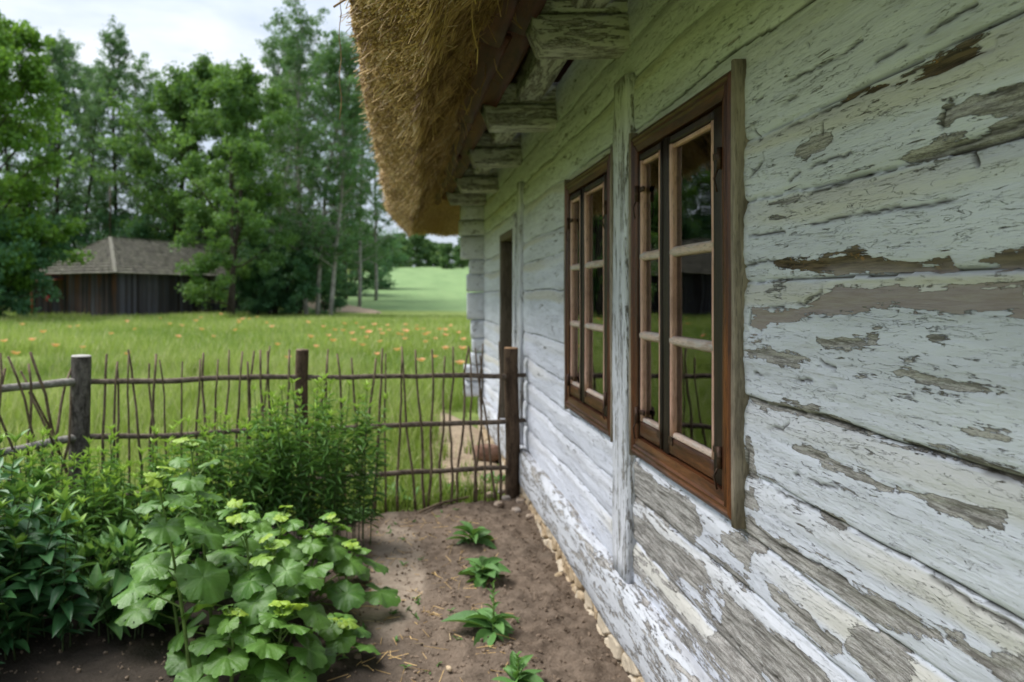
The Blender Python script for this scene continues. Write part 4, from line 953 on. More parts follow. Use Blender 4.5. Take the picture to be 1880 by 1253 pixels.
def hollyhock(base, top, nleaf, size, label, seed, petl=.22, u0=.12):
    rg = np.random.default_rng(seed); base, top = np.asarray(base, float), np.asarray(top, float)
    root = thing('hollyhock', tuple(base), label, 'garden plant', 'large-leaved hollyhocks')
    t = np.linspace(0, 1, 14); bend = np.array((rg.normal() * .02, rg.normal() * .02, 0))
    pth = base + (top - base) * t[:, None] + bend * np.sin(t * PI)[:, None]; pth[0, 2] = -.03
    ms, ml = MB(), MB(); v, f = tube(pth, np.linspace(.0085, .0035, 14), 8); ms.add(v, f)
    nleaf += 3
    for k in range(nleaf):
        u = u0 + (1 - u0) * (k / (nleaf - 1)) ** .85; o = np.array([np.interp(u, t, pth[:, i]) for i in range(3)])
        az = k * 2.4 + seed + rg.normal() * .3; sm = 1 - .62 * u ** 2.2
        pl = petl * (1.05 - .78 * u) * rg.uniform(.8, 1.2); el = .30 + .55 * u + rg.normal() * .12
        d = np.array((math.cos(az) * math.cos(el), math.sin(az) * math.cos(el), math.sin(el)))
        e1 = o + d * pl * .55; e2 = o + d * pl + (0, 0, -.06 * pl)
        v, f = tube([o, e1, e2], [.0032, .0026, .002], 6, False); ms.add(v, f)
        R = size * 1.04 * sm * rg.uniform(.8, 1.12)
        out = np.array((math.cos(az), math.sin(az), -.30 + .25 * u + rg.normal() * .18)); nr_ = np.array((math.cos(az) * .25, math.sin(az) * .25, 1.)) + rg.normal(size=3) * .22
        T = HL[rg.integers(9)]
        v, f = inst(T[0], T[1], (e2)[None], axes(out[None], nr_[None]), np.array([[R, R, R]]))
        ml.add(v, f, tint=np.full(len(T[0]), np.clip(.15 + .55 * u ** 1.5 + rg.normal() * .16 + .25 * (k >= nleaf - 3), 0, 1)), vein=T[2])
    for k in range(7):                                                     # folded young leaves at the tip
        az = k * 2.4; T = HL[k % 5]; out = np.array((math.cos(az), math.sin(az), .7)); R = size * .24
        v, f = inst(T[0], T[1], pth[-1][None] + out * .012, axes(out[None], np.array([[-math.cos(az), -math.sin(az), .8]])), np.array([[R, R * .8, R]])); ml.add(v, f, tint=.92, vein=T[2])
    ms.build('stem', M['stem'], root); ml.build('foliage', M['hollyhock'], root)
    return root
def hh(bpx, bpy, tpx, tpy, dY, nl, sz, lb, sd, **kw):
    b = ground_at(bpx, bpy); tp = at(tpx, tpy, b[1] + dY); hollyhock(b, tp, nl, sz, lb, sd, **kw)
hh(352, 1262, 288, 880, -.05, 11, .098, 'hollyhock with a long bare lower stem, nearest the left of the group', 1, u0=.30)
hh(392, 1180, 350, 822, .0, 13, .098, 'tallest hollyhock, its pale young top rising above the others', 12, u0=.25)
hh(432, 1210, 450, 960, .0, 12, .100, 'hollyhock just right of the tallest one, in the middle of the group', 3)
hh(470, 1250, 500, 1010, .05, 10, .092, 'hollyhock at the front middle above the large low leaves', 24)
hh(500, 1140, 520, 952, .05, 12, .098, 'hollyhock at the back middle with upturned pale leaves', 5)
hh(560, 1150, 585, 985, .05, 12, .098, 'hollyhock right of the middle, beside the sandy patch of soil', 16)
hh(590, 1090, 612, 960, .1, 10, .09, 'small hollyhock at the back right of the group', 7)
hh(440, 1110, 440, 935, .05, 12, .10, 'hollyhock behind the middle of the group, half hidden', 28)
hh(520, 1285, 520, 1130, .0, 11, .10, 'low hollyhock with very large leaves at the bottom edge', 9, petl=.17)
hh(610, 1215, 625, 1150, .0, 8, .072, 'small sprawling hollyhock at the lower right, over the bare soil', 31, petl=.16)
hh(640, 1130, 650, 1010, .05, 9, .085, 'rightmost hollyhock, leaning out over the pale dry soil', 41, petl=.2)
hh(330, 1190, 300, 1040, .05, 9, .09, 'short hollyhock low on the left side of the group', 43, petl=.2)
hh(420, 1290, 425, 1130, .0, 9, .085, 'short hollyhock at the bottom edge between the two front stems', 14, petl=.16)

# seedlings in the tilled bed
def rosette(px, py, n, L, label, seed, stalk=0., upright=.5):
    rg = np.random.default_rng(seed); b = ground_at(px, py, .03); b[2] = .022
    root = thing('seedling', tuple(b), label, 'seedling', 'seedlings in the tilled bed by the wall')
    ml, ms = MB(), MB()
    k = np.arange(n); az = k * 2.4 + seed; u = k / n; el = .12 + upright * u * 1.5 + rg.normal(size=n) * .22; az = az + rg.normal(size=n) * .35
    D = np.stack([np.cos(az) * np.cos(el), np.sin(az) * np.cos(el), np.sin(el)], 1); LL = L * (1 - .40 * u) * rg.uniform(.55, 1.2, n); LL[0] = L * 1.3 if stalk > .1 else LL[0]
    org = b + np.stack([0 * u, 0 * u, .008 + .05 * u], 1)
    T = SPAT; v, f = inst(T[0], T[1], org, axes(D, np.array((0, 0, 1.)) + rg.normal(size=(n, 3)) * .25), np.stack([LL, LL * rg.uniform(.34, .62, n), LL * rg.uniform(.6, 1.7, n)], 1))
    ml.add(v, f, tint=tint_rep(.2 + .5 * u + rg.normal(size=n) * .12, len(T[0])), vein=np.tile(T[2], n))
    v, f = tube([b + (0, 0, -.02), b + (.002, 0, .05), b + (.004, .002, .07 + stalk)], [.006, .005, .002], 6); ms.add(v, f)
    if stalk:
        m = 14; uu = np.linspace(.1, 1, m); az = np.arange(m) * 2.4; el = .5 + .7 * uu; D = np.stack([np.cos(az) * np.cos(el), np.sin(az) * np.cos(el), np.sin(el)], 1); LL = .055 * (1.1 - .6 * uu)
        T = LANCE; v, f = inst(T[0], T[1], b + np.stack([0 * uu, 0 * uu, .05 + (stalk + .02) * uu], 1), axes(D, rdir(m, rg) * .3 + (0, 0, 1)), np.stack([LL, LL * .33, LL], 1)); ml.add(v, f, tint=tint_rep(.5 + .4 * uu, len(T[0])), vein=np.tile(T[2], m))
    ms.build('stem', M['stem'], root); ml.build('foliage', M['rosette'], root)
rosette(868, 1000, 17, .155, 'farthest of the four seedlings, a compact upright tuft nearest the fence', 1, 0., .62)
rosette(886, 1062, 20, .145, 'second seedling from the fence, a dense low rosette', 2, 0., .45)
rosette(905, 1165, 15, .150, 'third seedling from the fence with a tall leafy central shoot and one big leaf', 3, .14, .42)
rosette(950, 1272, 15, .145, 'nearest seedling at the bottom edge with a pointed centre shoot', 5, .06, .55)
mb = MB(); rg = np.random.default_rng(19)
for k in range(34):
    b = np.array((rg.uniform(-.25, .5), rg.uniform(2.5, 4.7), .0)); b[2] = Zs[int((b[0] + 3) / .0145), int((b[1] - .9) / .0145)]
    m = rg.integers(3, 8); az = rg.random(m) * 7; el = rg.uniform(.3, 1.2, m); D = np.stack([np.cos(az) * np.cos(el), np.sin(az) * np.cos(el), np.sin(el)], 1); LL = rg.uniform(.012, .035, m)
    v, f = inst(LANCE[0], LANCE[1], np.repeat(b[None], m, 0), axes(D, rdir(m, rg) * .3 + (0, 0, 1)), np.stack([LL, LL * .35, LL], 1)); mb.add(v, f, tint=tint_rep(rg.uniform(.3, .9, m), len(LANCE[0])), vein=np.tile(LANCE[2], m))
tag(mb.build('weed_sprouts', M['rosette']), 'tiny green weed sprouts dotted over the bare soil', 'weeds', kind='stuff')
# weeds by the fence foot
def weed(px, py, n, L, label, seed, Y=None):
    rg = np.random.default_rng(seed); b = ground_at(px, py)
    k = np.arange(n); az = k * 2.4; el = rg.uniform(.3, 1.2, n); D = np.stack([np.cos(az) * np.cos(el), np.sin(az) * np.cos(el), np.sin(el)], 1); LL = L * rg.uniform(.5, 1.2, n)
    v, f = inst(OVATE[0], OVATE[1], b + rg.normal(size=(n, 3)) * (.05, .05, .0) + (0, 0, .02), axes(D, rdir(n, rg) * .4 + (0, 0, 1)), np.stack([LL, LL * .4, LL], 1)); mb = MB(); mb.add(v, f, tint=tint_rep(rg.uniform(.3, .8, n), len(OVATE[0])), vein=np.tile(OVATE[2], n))
    tag(mb.build('weed', M['rosette']), label, 'weed', 'weeds at the foot of the fence')
weed(725, 918, 46, .11, 'leafy weed tuft at the fence foot right of the tallest perennial clump', 1)
weed(835, 908, 34, .09, 'leafy weed tuft at the fence foot behind the fallen stick', 2)
weed(915, 888, 30, .08, 'small bright weed beside the brown end post of the fence', 3)
weed(640, 960, 40, .10, 'weed tuft under the right side of the tallest perennial clump', 4)

# ------------------------------------------------------------------ meadow grass and poppies
def grass(name, label, n, ylo, yhi, hlo, hhi, w, seed, power=1.):
    rg = np.random.default_rng(seed)
    y = ylo + (yhi - ylo) * rg.random(n) ** power; x = rg.uniform(-.72, .20, n) * (y + 2.5) - .4
    f_ = fence_side(x, y); keep = (f_ < .02) & ~((x > XW - .2) & (y < YEND + .3)) & ~((x > .16 + .34 * fbm(y * 2.2, x * 2.2, 3, 3)) & (y > 5.35) & (vnoise(x * 7, y * 7, 9) > .16) & (y < 8.8) & (x < .9)) & ~((x > -19) & (x < -8.) & (y > 44 + (x + 17) * 1.72) & (y < 60)) & ~((x > -9.6) & (y > 53 - .6 * (x + 3))) & ~((x<-17)&(y>44.2-(x+17)*.58))
    keep &= fbm(x * .5, y * .5, 5, 3) > .28
    x, y = x[keep], y[keep]; n = len(x); z = gz(x, y) - .01 - .02 * sstep(6.5, 4.0, y)
    pat = fbm(x * .35, y * .35, 6, 3); near = sstep(5.6, 7.5, y)
    L = np.where((y > 36) & (x > -10), .38, 1.) * rg.uniform(hlo, hhi, n) * (.6 + .8 * pat) * (.55 + .45 * near); W = w * rg.uniform(.7, 1.4, n) * (1 + y * .035); hd = rg.random(n) < .12; L = np.where(hd, L * 1.3, L); W = np.where(hd, W * .6, W)
    az = rg.random(n) * 2 * PI; bend = rg.uniform(.1, .7, n)
    d1 = np.stack([np.cos(az) * bend * .4, np.sin(az) * bend * .4, 0 * az + 1], 1); d2 = np.stack([np.cos(az) * bend * 1.3, np.sin(az) * bend * 1.3, .75 + 0 * az], 1)
    s = np.stack([-np.sin(az), np.cos(az), 0 * az], 1) * (W / 2)[:, None]; o = np.stack([x, y, z], 1)
    m = o + d1 * (L * .5)[:, None]; t = m + d2 * (L * .5)[:, None]
    V = np.stack([o - s, o + s, m - s * .8, m + s * .8, t], 1).reshape(-1, 3)
    k = np.arange(n)[:, None] * 5; mb = MB(); tn = np.clip(.10 + 1.6 * (pat - .33) + rg.normal(size=n) * .18, 0, .8); sd_ = rg.random(n) < .16; tn = np.where(sd_, rg.uniform(.85, 1., n), tn)
    tv = np.stack([tn * .7, tn * .7, tn, tn, np.clip(tn * 1.15, 0, 1)], 1).ravel()
    mb.add(V, [k + np.array([[0, 1, 3, 2]]), k + np.array([[2, 3, 4]])], tint=tv)
    tag(mb.build(name, M['grass'], smooth=False), label, 'grass', kind='stuff')
grass('meadow_grass', 'bright green meadow grass growing from the fence to the barn', 120000, 4.2, 14, .12, .42, .006, 1, 1.5)
grass('tall_grass', 'taller meadow grass thinning into the distance before the barn', 130000, 12, 62, .22, .50, .0085, 2, 1.3)
pop0 = None
PP = [(12, 627), (60, 625), (128, 602), (40, 597), (147, 600), (275, 562), (290, 585), (152, 640), (310, 595), (358, 590), (404, 577), (370, 585), (365, 607), (388, 618), (320, 620), (437, 588), (440, 607), (448, 586), (458, 585), (438, 592), (488, 594), (476, 582), (508, 632), (500, 600), (560, 592), (612, 605), (600, 618), (628, 596), (655, 595), (678, 610), (646, 625), (668, 604), (700, 612), (720, 606), (744, 606), (736, 617), (760, 606), (776, 604), (752, 612), (790, 610), (812, 616), (806, 606), (705, 628), (735, 640), (784, 632), (820, 640), (840, 612), (792, 655), (846, 668), (775, 660), (830, 598), (660, 632), (560, 620), (580, 640), (530, 655), (250, 605), (232, 592), (205, 614), (80, 612), (95, 640), (690, 598), (715, 596), (745, 598), (765, 597), (853, 622), (848, 640), (690, 648), (20, 650), (240, 650), (330, 600), (610, 628), (628, 610), (595, 600), (648, 611), (672, 620), (698, 605), (728, 612), (748, 622), (782, 615), (798, 622), (815, 605)]
for k, (px, py) in enumerate(PP):
    hf = random.uniform(.36, .52); b = ground_at(px, py, hf); x, y = b[0], b[1]
    if fence_side(np.array(x), np.array(y)) > -.15: continue
    if pop0 is None:
        mb = MB(); nr, ns = 4, 16; th = np.arange(ns) / ns * 2 * PI; V = []
        for q_ in range(nr):
            r_ = q_ / (nr - 1); V.append(np.stack([r_ * np.cos(th) * (1 + .08 * np.cos(4 * th)), r_ * np.sin(th) * (1 + .08 * np.cos(4 * th)), .55 * r_ ** 2 + .10 * r_ * np.cos(4 * th + .5)], 1))
        V = np.concatenate(V) * .060 + (0, 0, .40); i = np.arange(nr - 1)[:, None] * ns; j = np.arange(ns)[None]; j2 = (j + 1) % ns
        mb.add(V, np.stack([i + j, i + j2, i + ns + j2, i + ns + j], -1).reshape(-1, 4), tint=np.repeat(np.array((0, .3, .6, .95)), ns))
        root = thing('poppy', (0, 0, 0), 'small orange poppy blooming in the meadow grass beyond the fence', 'poppy', 'orange poppies in the meadow')
        mb.build('flower', M['poppy'], root)
        mb = MB(); v, f = tube([(.01, 0, 0), (.0, .01, .2), (0, 0, .40)], .003, 5, False); mb.add(v, f); mb.build('stem', M['stem'], root)
        pop0 = root; o = root
    else:
        o = pop0.copy(); COL.objects.link(o)
        for ch in pop0.children: c = ch.copy(); COL.objects.link(c); c.parent = o
    sc_ = hf / .40 * random.uniform(.92, 1.08); far = 1 + max(0, (y - 12)) * .02
    o.location = (x, y, float(gz(x, y))); o.scale = (sc_ * far, sc_ * far, sc_); o.rotation_euler = (random.gauss(0, .12), random.gauss(0, .12), random.random() * 6)
# ------------------------------------------------------------------ wooden barn
BC = np.array((-17.2, 44.4)); u = np.array((.50, .866)); w_ = np.array((-.866, .50))      # corner, long side to the right-back, end to the left-back
LEN, WID, WALLH, RIDGE = 14.5, 8.0, 2.75, 5.15
barn = thing('wooden_barn', (BC[0], BC[1], 0), 'dark plank barn with a hipped shingle roof at the far side of the meadow', 'barn')
def bp(a, b, z): return np.array((*(BC + u * a + w_ * b), z))
mb = MB(); rg = np.random.default_rng(8)
def planks(p0, p1, n0):
    d = p1 - p0; L = np.linalg.norm(d); d /= L; nrm = np.array((d[1], -d[0], 0)); s = 0
    while s < L:
        w = rg.uniform(.16, .27); a = p0 + d * s; off = nrm * rg.uniform(0, .03)
        v = np.array([a + off, a + d * (w - .012) + off, a + d * (w - .012) + off + (0, 0, WALLH + .1), a + off + (0, 0, WALLH + .1)]); v[2:, 2] -= rg.uniform(0, .04)
        v8 = np.concatenate([v, v - nrm * .05]); t = np.clip(rg.normal(.32, .3) + .55 * math.exp(-((s - n0) / 1.3) ** 2), 0, 1)
        mb.add(v8, [np.array([(0, 1, 2, 3), (1, 5, 6, 2), (4, 0, 3, 7), (3, 2, 6, 7), (5, 4, 7, 6)])], tint=t, rust=np.array([.25, .25, 1, 1] * 2) * (rg.random() < .5) * (n0 < 0)); s += w
planks(bp(0, 0, -.05), bp(LEN, 0, -.05), 1.9)
planks(bp(0, WID, -.05), bp(0, 0, -.05), -5)
planks(bp(LEN, 0, -.05), bp(LEN, WID, -.05), -9); planks(bp(LEN, WID, -.05), bp(0, WID, -.05), -9)
mb.build('plank_wall', M['barn'], barn, smooth=False)
mb = MB(); v, f = box((0, 0, 0), (1, 1, 1)); V = np.array([bp(.06 + p[0] * (LEN - .12), .06 + p[1] * (WID - .12), p[2] * WALLH) for p in v]); mb.add(V, f, tint=0., rust=0.); mb.build('inner_wall', M['room'], barn, smooth=False)
ov = .55; E = [bp(-ov, -ov, WALLH - .1), bp(LEN + ov, -ov, WALLH - .1), bp(LEN + ov, WID + ov, WALLH - .1), bp(-ov, WID + ov, WALLH - .1)]
R0, R1 = bp(2.7, WID / 2, RIDGE), bp(LEN - 2.7, WID / 2, RIDGE)
mb = MB()
for (a, b, c, d) in ((E[0], E[1], R1, R0), (E[3], E[0], R0, R0), (E[2], E[3], R0, R1), (E[1], E[2], R1, R1)):
    nrm = np.cross(b - a, d - a); nrm /= np.linalg.norm(nrm)
    rows = 13
    for k in range(rows):
        t0, t1 = k / rows, (k + 1.12) / rows if k < rows - 1 else 1.
        l0, r0, l1, r1 = a + (d - a) * t0, b + (c - b) * t0, a + (d - a) * t1, b + (c - b) * t1
        n = max(2, int(np.linalg.norm(r0 - l0) / .19)); s = np.linspace(0, 1, n + 1)
        for i in range(n):
            q = [l0 + (r0 - l0) * s[i] + nrm * (.115 + rg.uniform(0, .025)), l0 + (r0 - l0) * (s[i + 1] - .004) + nrm * (.115 + rg.uniform(0, .025)), l1 + (r1 - l1) * (s[i + 1] - .004) + nrm * .012, l1 + (r1 - l1) * s[i] + nrm * .012]
            q = np.array(q); q2 = q - nrm * .09; mb.add(np.concatenate([q, q2]), np.array([(0, 1, 2, 3), (0, 4, 5, 1), (1, 5, 6, 2), (4, 0, 3, 7), (7, 6, 5, 4)]), tint=np.clip(rg.normal(.5, .22), 0, 1))
for a, b in ((E[0], R0), (E[1], R1), (R0, R1), (E[3], R0)):
    v, f = beam(a + (0, 0, .08), b + (0, 0, .08), .22, .06, seg=12, jit=.01, seed=3); mb.add(v, f, tint=.62)
mb.build('shingle_roof', M['shingle'], barn, smooth=False)
mb = MB(); v, f = tube([R0 + (0, 0, -.3), R0 + (0, 0, 3.4)], .03, 6); mb.add(v, f); mb.build('lightning_rod', M['iron'], barn)
# rusty lean-to at the left end
lt = MB(); pts = [bp(.6, WID - 3.0, 2.55), bp(.6, WID + 1.2, 2.55), bp(-2.2, WID + 1.2, 2.15), bp(-2.2, WID - 3.0, 2.15)]; lt.add(np.concatenate([pts, np.array(pts) - (0, 0, .06)]), np.array([(0, 1, 2, 3), (7, 6, 5, 4), (3, 2, 6, 7), (2, 1, 5, 6), (0, 3, 7, 4)]))
porch = lt.build('porch_roof', M['rust'], barn, smooth=False)
for b_ in (WID - 2.9, WID + 1.0):
    mb = MB(); p = bp(-2.1, b_, 0); v, f = tube([p + (0, 0, -.1), p + (0, 0, 2.17)], .06, 8); mb.add(v, f); mb.build('porch_post', M['rust'], porch)
mb = MB(); p = bp(-.12, WID - 1.6, 1.2); v, f = tube([p, p + np.array((*(-u * .04), 0))], .2, 16); mb.add(v, f); mb.build('red_plaque', M['red'], barn)

# ------------------------------------------------------------------ trees
QUADL = (np.array([(0, 0, 0), (.45, -.5, .07), (1, 0, -.06), (.45, .5, .07)]), [np.array([(0, 1, 2, 3)])])
def grow(rg, p, d, L, n, lift, jit):
    pts = [np.array(p, float)]; d = np.array(d, float)
    for i in range(n):
        d = d + rg.normal(size=3) * jit + (0, 0, lift); d /= np.linalg.norm(d); pts.append(pts[-1] + d * L / n)
    return np.array(pts), d
def tree_mesh(seed, h, spread, cb, nlimb, el0, el1, nsub, nleaf, leaf, cl, mat, bark, prof, r0=.22, top=.62, multi=1, lean=.0, droop=0.):
    """returns (trunk mesh, crown mesh): trunk with limbs and twigs, leaves in clumps round the twig ends"""
    rg = np.random.default_rng(seed); mt = MB(); C = []
    for st in range(multi):
        b = (0, 0, 0) if multi == 1 else (rg.normal() * .25, rg.normal() * .25, 0)
        d0 = (rg.normal() * (.05 + .10 * (multi > 1)) + lean, rg.normal() * (.05 + .10 * (multi > 1)), 1)
        tp, _ = grow(rg, b, d0, h * .97 * (1 if st == 0 else rg.uniform(.8, 1.)), 12, .04, .05)
        tp[0, 2] = -.3; tr = r0 * (1 - np.linspace(0, 1, 13)) ** .75 + .015; v, f = tube(tp, tr, 9); mt.add(v, f)
        for k in range(nlimb // multi):
            u = cb + (1 - cb) * ((k + rg.random()) / (nlimb // multi)); o = np.array([np.interp(u, np.linspace(0, 1, 13), tp[:, i]) for i in range(3)])
            az = k * 2.4 + rg.normal() * .5 + st; q = (u - cb) / (1 - cb); el = el0 + (el1 - el0) * q + rg.normal() * .15
            L = max(.4, spread * prof(q) * rg.uniform(.7, 1.15))
            lp, ld = grow(rg, o, (math.cos(az) * math.cos(el), math.sin(az) * math.cos(el), math.sin(el)), L, 6, .06 - droop, .13)
            rr = max(.012, .4 * np.interp(u, np.linspace(0, 1, 13), tr)); v, f = tube(lp, np.linspace(rr, .012, 7), 5, False); mt.add(v, f)
            for j in range(nsub):
                uu = .16 + .84 * (j + rg.random()) / nsub; oo = np.array([np.interp(uu, np.linspace(0, 1, 7), lp[:, i]) for i in range(3)])
                dd = ld + rg.normal(size=3) * .8; sp_, _ = grow(rg, oo, dd / np.linalg.norm(dd), L * .33 * rg.uniform(.6, 1.3) + .2, 3, .05 - droop * 2, .2)
                v, f = tube(sp_, np.linspace(rr * .35 + .004, .006, 4), 3, False); mt.add(v, f); C += [sp_[-1], sp_[2]] if rg.random() < .7 else [sp_[-1]]
            C.append(lp[-1])
    C = np.array(C); wgt = rg.uniform(.3, 1.7, len(C)); cnt = (wgt / wgt.sum() * nleaf).astype(int)
    org = np.repeat(C, cnt, 0); n = len(org); csz = np.repeat(cl * rg.uniform(.6, 1.3, len(C)), cnt)
    org = org + rdir(n, rg) * (csz * rg.random(n) ** .45)[:, None] * (1, 1, .62)
    Nn = rdir(n, rg) * .9 + (0, 0, .7); D = rdir(n, rg) + (0, 0, -.2)
    S = leaf * rg.uniform(.65, 1.3, n); v, f = inst(QUADL[0], QUADL[1], org, axes(D, Nn), np.stack([S, S * .72, S], 1))
    ct = np.repeat(rg.normal(.42, .17, len(C)), cnt)
    mc = MB(); mc.add(v, f, tint=np.repeat(np.clip(ct + rg.normal(size=n) * .16, 0, 1), 4))
    return mt.mesh('trunk', M[bark]), mc.mesh('crown', M[mat], smooth=False)
rnd = lambda q: math.sin(PI * (.16 + .80 * q)) ** .7
tall = lambda q: .35 + .65 * math.sin(PI * (.1 + .85 * q)) ** .8
PROT = {
    'maple': tree_mesh(1, 15.5, 5.0, .06, 34, .15, 1.15, 6, 40000, .20, .60, 'lf_maple', 'bark', rnd, .17, multi=2),
    'maple_b': tree_mesh(2, 15, 4.6, .10, 30, .1, 1.1, 6, 24000, .22, .68, 'lf_maple', 'bark', rnd, .24),
    'lime': tree_mesh(3, 16, 5.2, .10, 34, .1, 1.1, 6, 30000, .26, .8, 'lf_bright', 'bark', rnd, .25),
    'poplar': tree_mesh(4, 24, 3.3, .16, 54, .55, 1.2, 6, 16500, .18, .45, 'lf_poplar', 'bark', tall, .22),
    'poplar_b': tree_mesh(5, 23, 3.0, .20, 48, .6, 1.2, 6, 12500, .18, .45, 'lf_poplar', 'bark', tall, .2),
    'birch': tree_mesh(6, 21, 3.3, .18, 50, .45, 1.15, 6, 16000, .17, .45, 'lf_birch', 'bark_birch', tall, .17, droop=.04),
    'birch_b': tree_mesh(7, 20, 3.0, .15, 46, .4, 1.15, 6, 13500, .17, .45, 'lf_birch', 'bark_birch', tall, .15, droop=.06),
    'bush': tree_mesh(8, 5.4, 2.8, .04, 34, .1, 1.0, 6, 17000, .20, .55, 'lf_dark', 'bark', rnd, .12, multi=3),
    'far': tree_mesh(9, 9, 3.8, .06, 26, .1, 1.1, 5, 6000, .55, 1.1, 'lf_far', 'bark', rnd, .2),
    'under': tree_mesh(10, 9, 4.2, .03, 34, .0, 1.0, 6, 12000, .28, .85, 'lf_dark', 'bark', rnd, .16, multi=2),
}
def plant(kind, name, px, Y, sc, rot, label, cat='tree', group=None, sxy=1.0):
    x = (px - VX) / F * Y; mt, mc = PROT[kind]
    root = thing(name, (0, 0, 0), label, cat, group)
    link('trunk', mt, root); link('crown', mc, root)
    root.location = (x, Y, float(gz(x, Y)) - .05); root.rotation_euler = (0, 0, rot); root.scale = (sc * sxy, sc * sxy, sc)
    return root
WOOD = 'trees behind the barn'
# front row
plant('lime', 'broadleaf_tree', -15, 40, .94, .3, 'bright green broadleaf tree filling the left edge above the dark bush')
plant('bush', 'elder_bush', -8, 39, .98, 1., 'big dark blue-green bush in front of the left end of the barn', 'bush')
plant('bush', 'elder_bush', -45, 40, 1.05, 2.2, 'dark bush cut off by the left edge of the view', 'bush')
plant('maple', 'maple_tree', 424, 46.5, 1.0, 2.0, 'broad full maple standing in front of the right half of the barn', sxy=.92)
plant('maple_b', 'maple_tree', 315, 61, 1.27, .6, 'rounded maple rising behind the middle of the barn roof', group=WOOD)
plant('bush', 'elder_bush', 505, 52, .9, .4, 'dark rounded bush at the right end of the barn', 'bush')
plant('bush', 'elder_bush', 545, 51.5, .85, 5.4, 'dark bush at the foot of the leftmost birch trunk', 'bush')
plant('bush', 'elder_bush', 468, 50.5, .62, 1.7, 'low bush against the right part of the barn wall under the maple', 'bush')
plant('birch', 'birch_tree', 563, 51, 1.0, .5, 'leftmost pale-trunked birch right of the barn', group='birches by the farm track')
plant('birch_b', 'birch_tree', 583, 50.5, 1.04, 2.5, 'middle birch of the group by the farm track', group='birches by the farm track')
plant('birch', 'birch_tree', 606, 50, .86, 4.2, 'birch nearest the farm track, right of the other trunks', group='birches by the farm track')
plant('birch_b', 'birch_tree', 660, 66, 1.08, 1.2, 'birch beyond the farm track, half hidden by the thatch edge', group='birches by the farm track')
plant('birch_b', 'birch_tree', 505, 62, 1.10, 3.0, 'slender birch behind the bush at the right end of the barn', group=WOOD)
plant('bush', 'elder_bush', 600, 57, .62, 3., 'small bush at the foot of the birches beside the farm track', 'bush')
plant('maple_b', 'maple_tree', 392, 59, 1.18, 3.9, 'maple filling the gap behind the barn roof, left of the broad front maple', group=WOOD)
# tall thin poplars behind
plant('poplar', 'poplar_tree', 98, 62, .97, .2, 'tall airy poplar rising behind the left end of the barn', group=WOOD)
plant('poplar_b', 'poplar_tree', 150, 68, .92, 1.9, 'thinner poplar between the two tallest poplar tops on the left', group=WOOD)
plant('poplar', 'poplar_tree', 218, 64, .97, 3.3, 'tall poplar with a pointed top above the barn ridge', group=WOOD)
plant('poplar_b', 'poplar_tree', 20, 66, 1.06, .9, 'tall poplar behind the bright tree at the left edge', group=WOOD)
plant('poplar_b', 'poplar_tree', 270, 72, .98, 4.1, 'poplar half hidden left of the rounded maple', group=WOOD)
plant('poplar_b', 'poplar_tree', 460, 70, .98, 5.1, 'poplar showing between the broad maple and the birches', group=WOOD)
plant('poplar', 'poplar_tree', 555, 72, 1.04, 2.7, 'tall poplar whose pointed top stands behind the birches', group=WOOD)
plant('poplar_b', 'poplar_tree', 635, 76, 1.08, .4, 'poplar top beside the edge of the thatch', group=WOOD)
plant('poplar_b', 'poplar_tree', 60, 74, 1.0, 2.2, 'slim poplar between the bright edge tree and the first tall poplar', group=WOOD)
plant('poplar', 'poplar_tree', 125, 78, 1.02, 5.2, 'poplar farther back between the two left poplar tops', group=WOOD)
plant('poplar_b', 'poplar_tree', 185, 76, 1.08, .3, 'slim poplar just left of the pointed poplar', group=WOOD)
plant('birch', 'birch_tree', 245, 70, 1.05, 3.6, 'loose birch between the pointed poplar and the rounded maple', group=WOOD)
plant('birch', 'birch_tree', 530, 66, 1.12, 1.6, 'tall loose birch right behind the leftmost pale trunk', group=WOOD)
plant('birch', 'birch_tree', 690, 74, .98, 2.9, 'birch crown showing beside the lower thatch edge', group=WOOD)
# dark understorey
for k, (px, Y, sc) in enumerate(((30, 58, .85), (110, 62, .78), (185, 64, .85), (250, 62, .8), (330, 66, .92), (400, 68, .85), (470, 66, .95), (540, 74, .85), (640, 82, .8), (690, 95, .78), (600, 84, .9), (-60, 60, .9))):
    plant('under', 'understorey_tree', px, Y, sc, k * 1.3, 'dark low tree in the shaded thicket behind the barn', 'tree', 'low trees of the thicket')
# far wood on the rise
for k in range(26):
    px = 560 + k * 15.5 + random.uniform(-5, 5); Y = random.uniform(205, 240) - (18 if 800 < px < 850 else 0)
    plant('far', 'distant_tree', px, Y, random.uniform(.75, 1.15) * (.72 if 800 < px < 850 else 1), k * 1.1, 'distant round-headed tree of the wood edge beyond the green field', 'tree', 'trees of the distant wood edge')
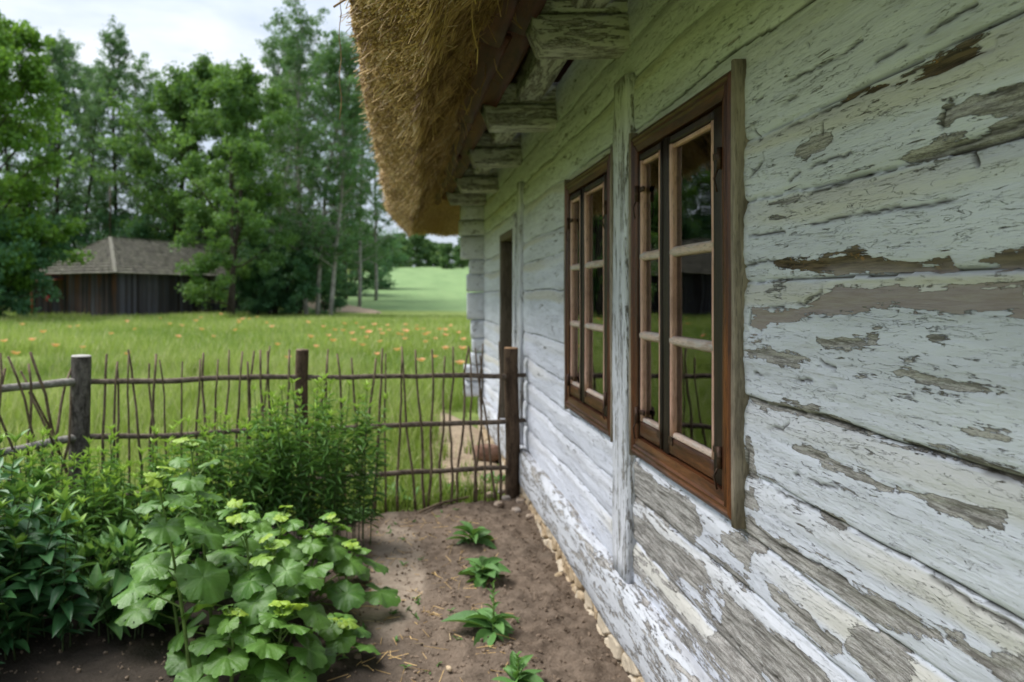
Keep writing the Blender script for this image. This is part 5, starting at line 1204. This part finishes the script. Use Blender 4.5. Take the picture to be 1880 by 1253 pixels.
# ------------------------------------------------------------------ light, sky, camera
SUN_EL, SUN_AZ = math.radians(60), math.radians(-72)      # azimuth from +Y towards +X
W = bpy.data.worlds.new('World'); SC.world = W; W.use_nodes = True; nt = W.node_tree; nt.nodes.clear()
n = N.__new__(N); n.nt = nt
sky = n('ShaderNodeTexSky', None, sky_type='NISHITA', sun_disc=False, sun_elevation=SUN_EL, sun_rotation=SUN_AZ, air_density=1.2, dust_density=2.0)
gen = n('ShaderNodeTexCoord', out='Generated')
c1 = n.noise(n.map(gen, (1., 1., 2.6), (.35, .2, .1)), 2.1, 6, .5, .4)
c2 = n.noise(n.map(gen, (1., 1., 2.4), (.9, .5, .3)), 5., 5, .55, .3)
cl = n.math('ADD', n.math('MULTIPLY', c1, .75), n.math('MULTIPLY', c2, .25))
cloud = n.mix(n.mr(cl, .47, .66), (2.75, 3.1, 3.65), (4.4, 4.55, 4.8))
zz = n('ShaderNodeSeparateXYZ', {0: gen}, out=2)
rise = n.mr(zz, .25, 1., 1., 2.0, False)                       # an overcast sky is brightest overhead
cloud = n('ShaderNodeVectorMath', {0: cloud, 3: rise}, operation='SCALE')
col = n.mix(.88, sky, cloud)
bg = n('ShaderNodeBackground', {'Color': col, 'Strength': .10})
n('ShaderNodeOutputWorld', {'Surface': bg}, out=None)
L = bpy.data.lights.new('sun', 'SUN'); L.energy = 2.5; L.angle = math.radians(38); L.color = (1, .98, .95)
so = bpy.data.objects.new('sun', L); COL.objects.link(so)
sd = Vector((math.sin(SUN_AZ) * math.cos(SUN_EL), math.cos(SUN_AZ) * math.cos(SUN_EL), math.sin(SUN_EL)))
so.rotation_euler = sd.to_track_quat('Z', 'Y').to_euler(); so.location = (-5, 0, 20)

cam = bpy.data.cameras.new('camera'); co_ = bpy.data.objects.new('camera', cam); COL.objects.link(co_); SC.camera = co_
cam.sensor_width = 36; cam.lens = F / 1880 * 36; cam.shift_x = (940 - VX) / 1880; cam.shift_y = -(626.5 - VY) / 1880
cam.clip_start = .05; cam.clip_end = 3000
co_.location = (0, 0, H); co_.rotation_euler = (PI / 2, 0, 0)
cam.dof.use_dof = True; cam.dof.focus_distance = 1.45; cam.dof.aperture_fstop = 4.2
SC.view_settings.view_transform = 'Standard'; SC.view_settings.look = 'None'; SC.view_settings.exposure = 1.25; SC.view_settings.gamma = 1
SC.cycles.use_denoising = True
SC.cycles.max_bounces = 6; SC.cycles.diffuse_bounces = 3; SC.cycles.glossy_bounces = 3; SC.cycles.transparent_max_bounces = 12; SC.cycles.transmission_bounces = 4
SC.cycles.sample_clamp_indirect = 8
SC.cycles.caustics_reflective = False; SC.cycles.caustics_refractive = False
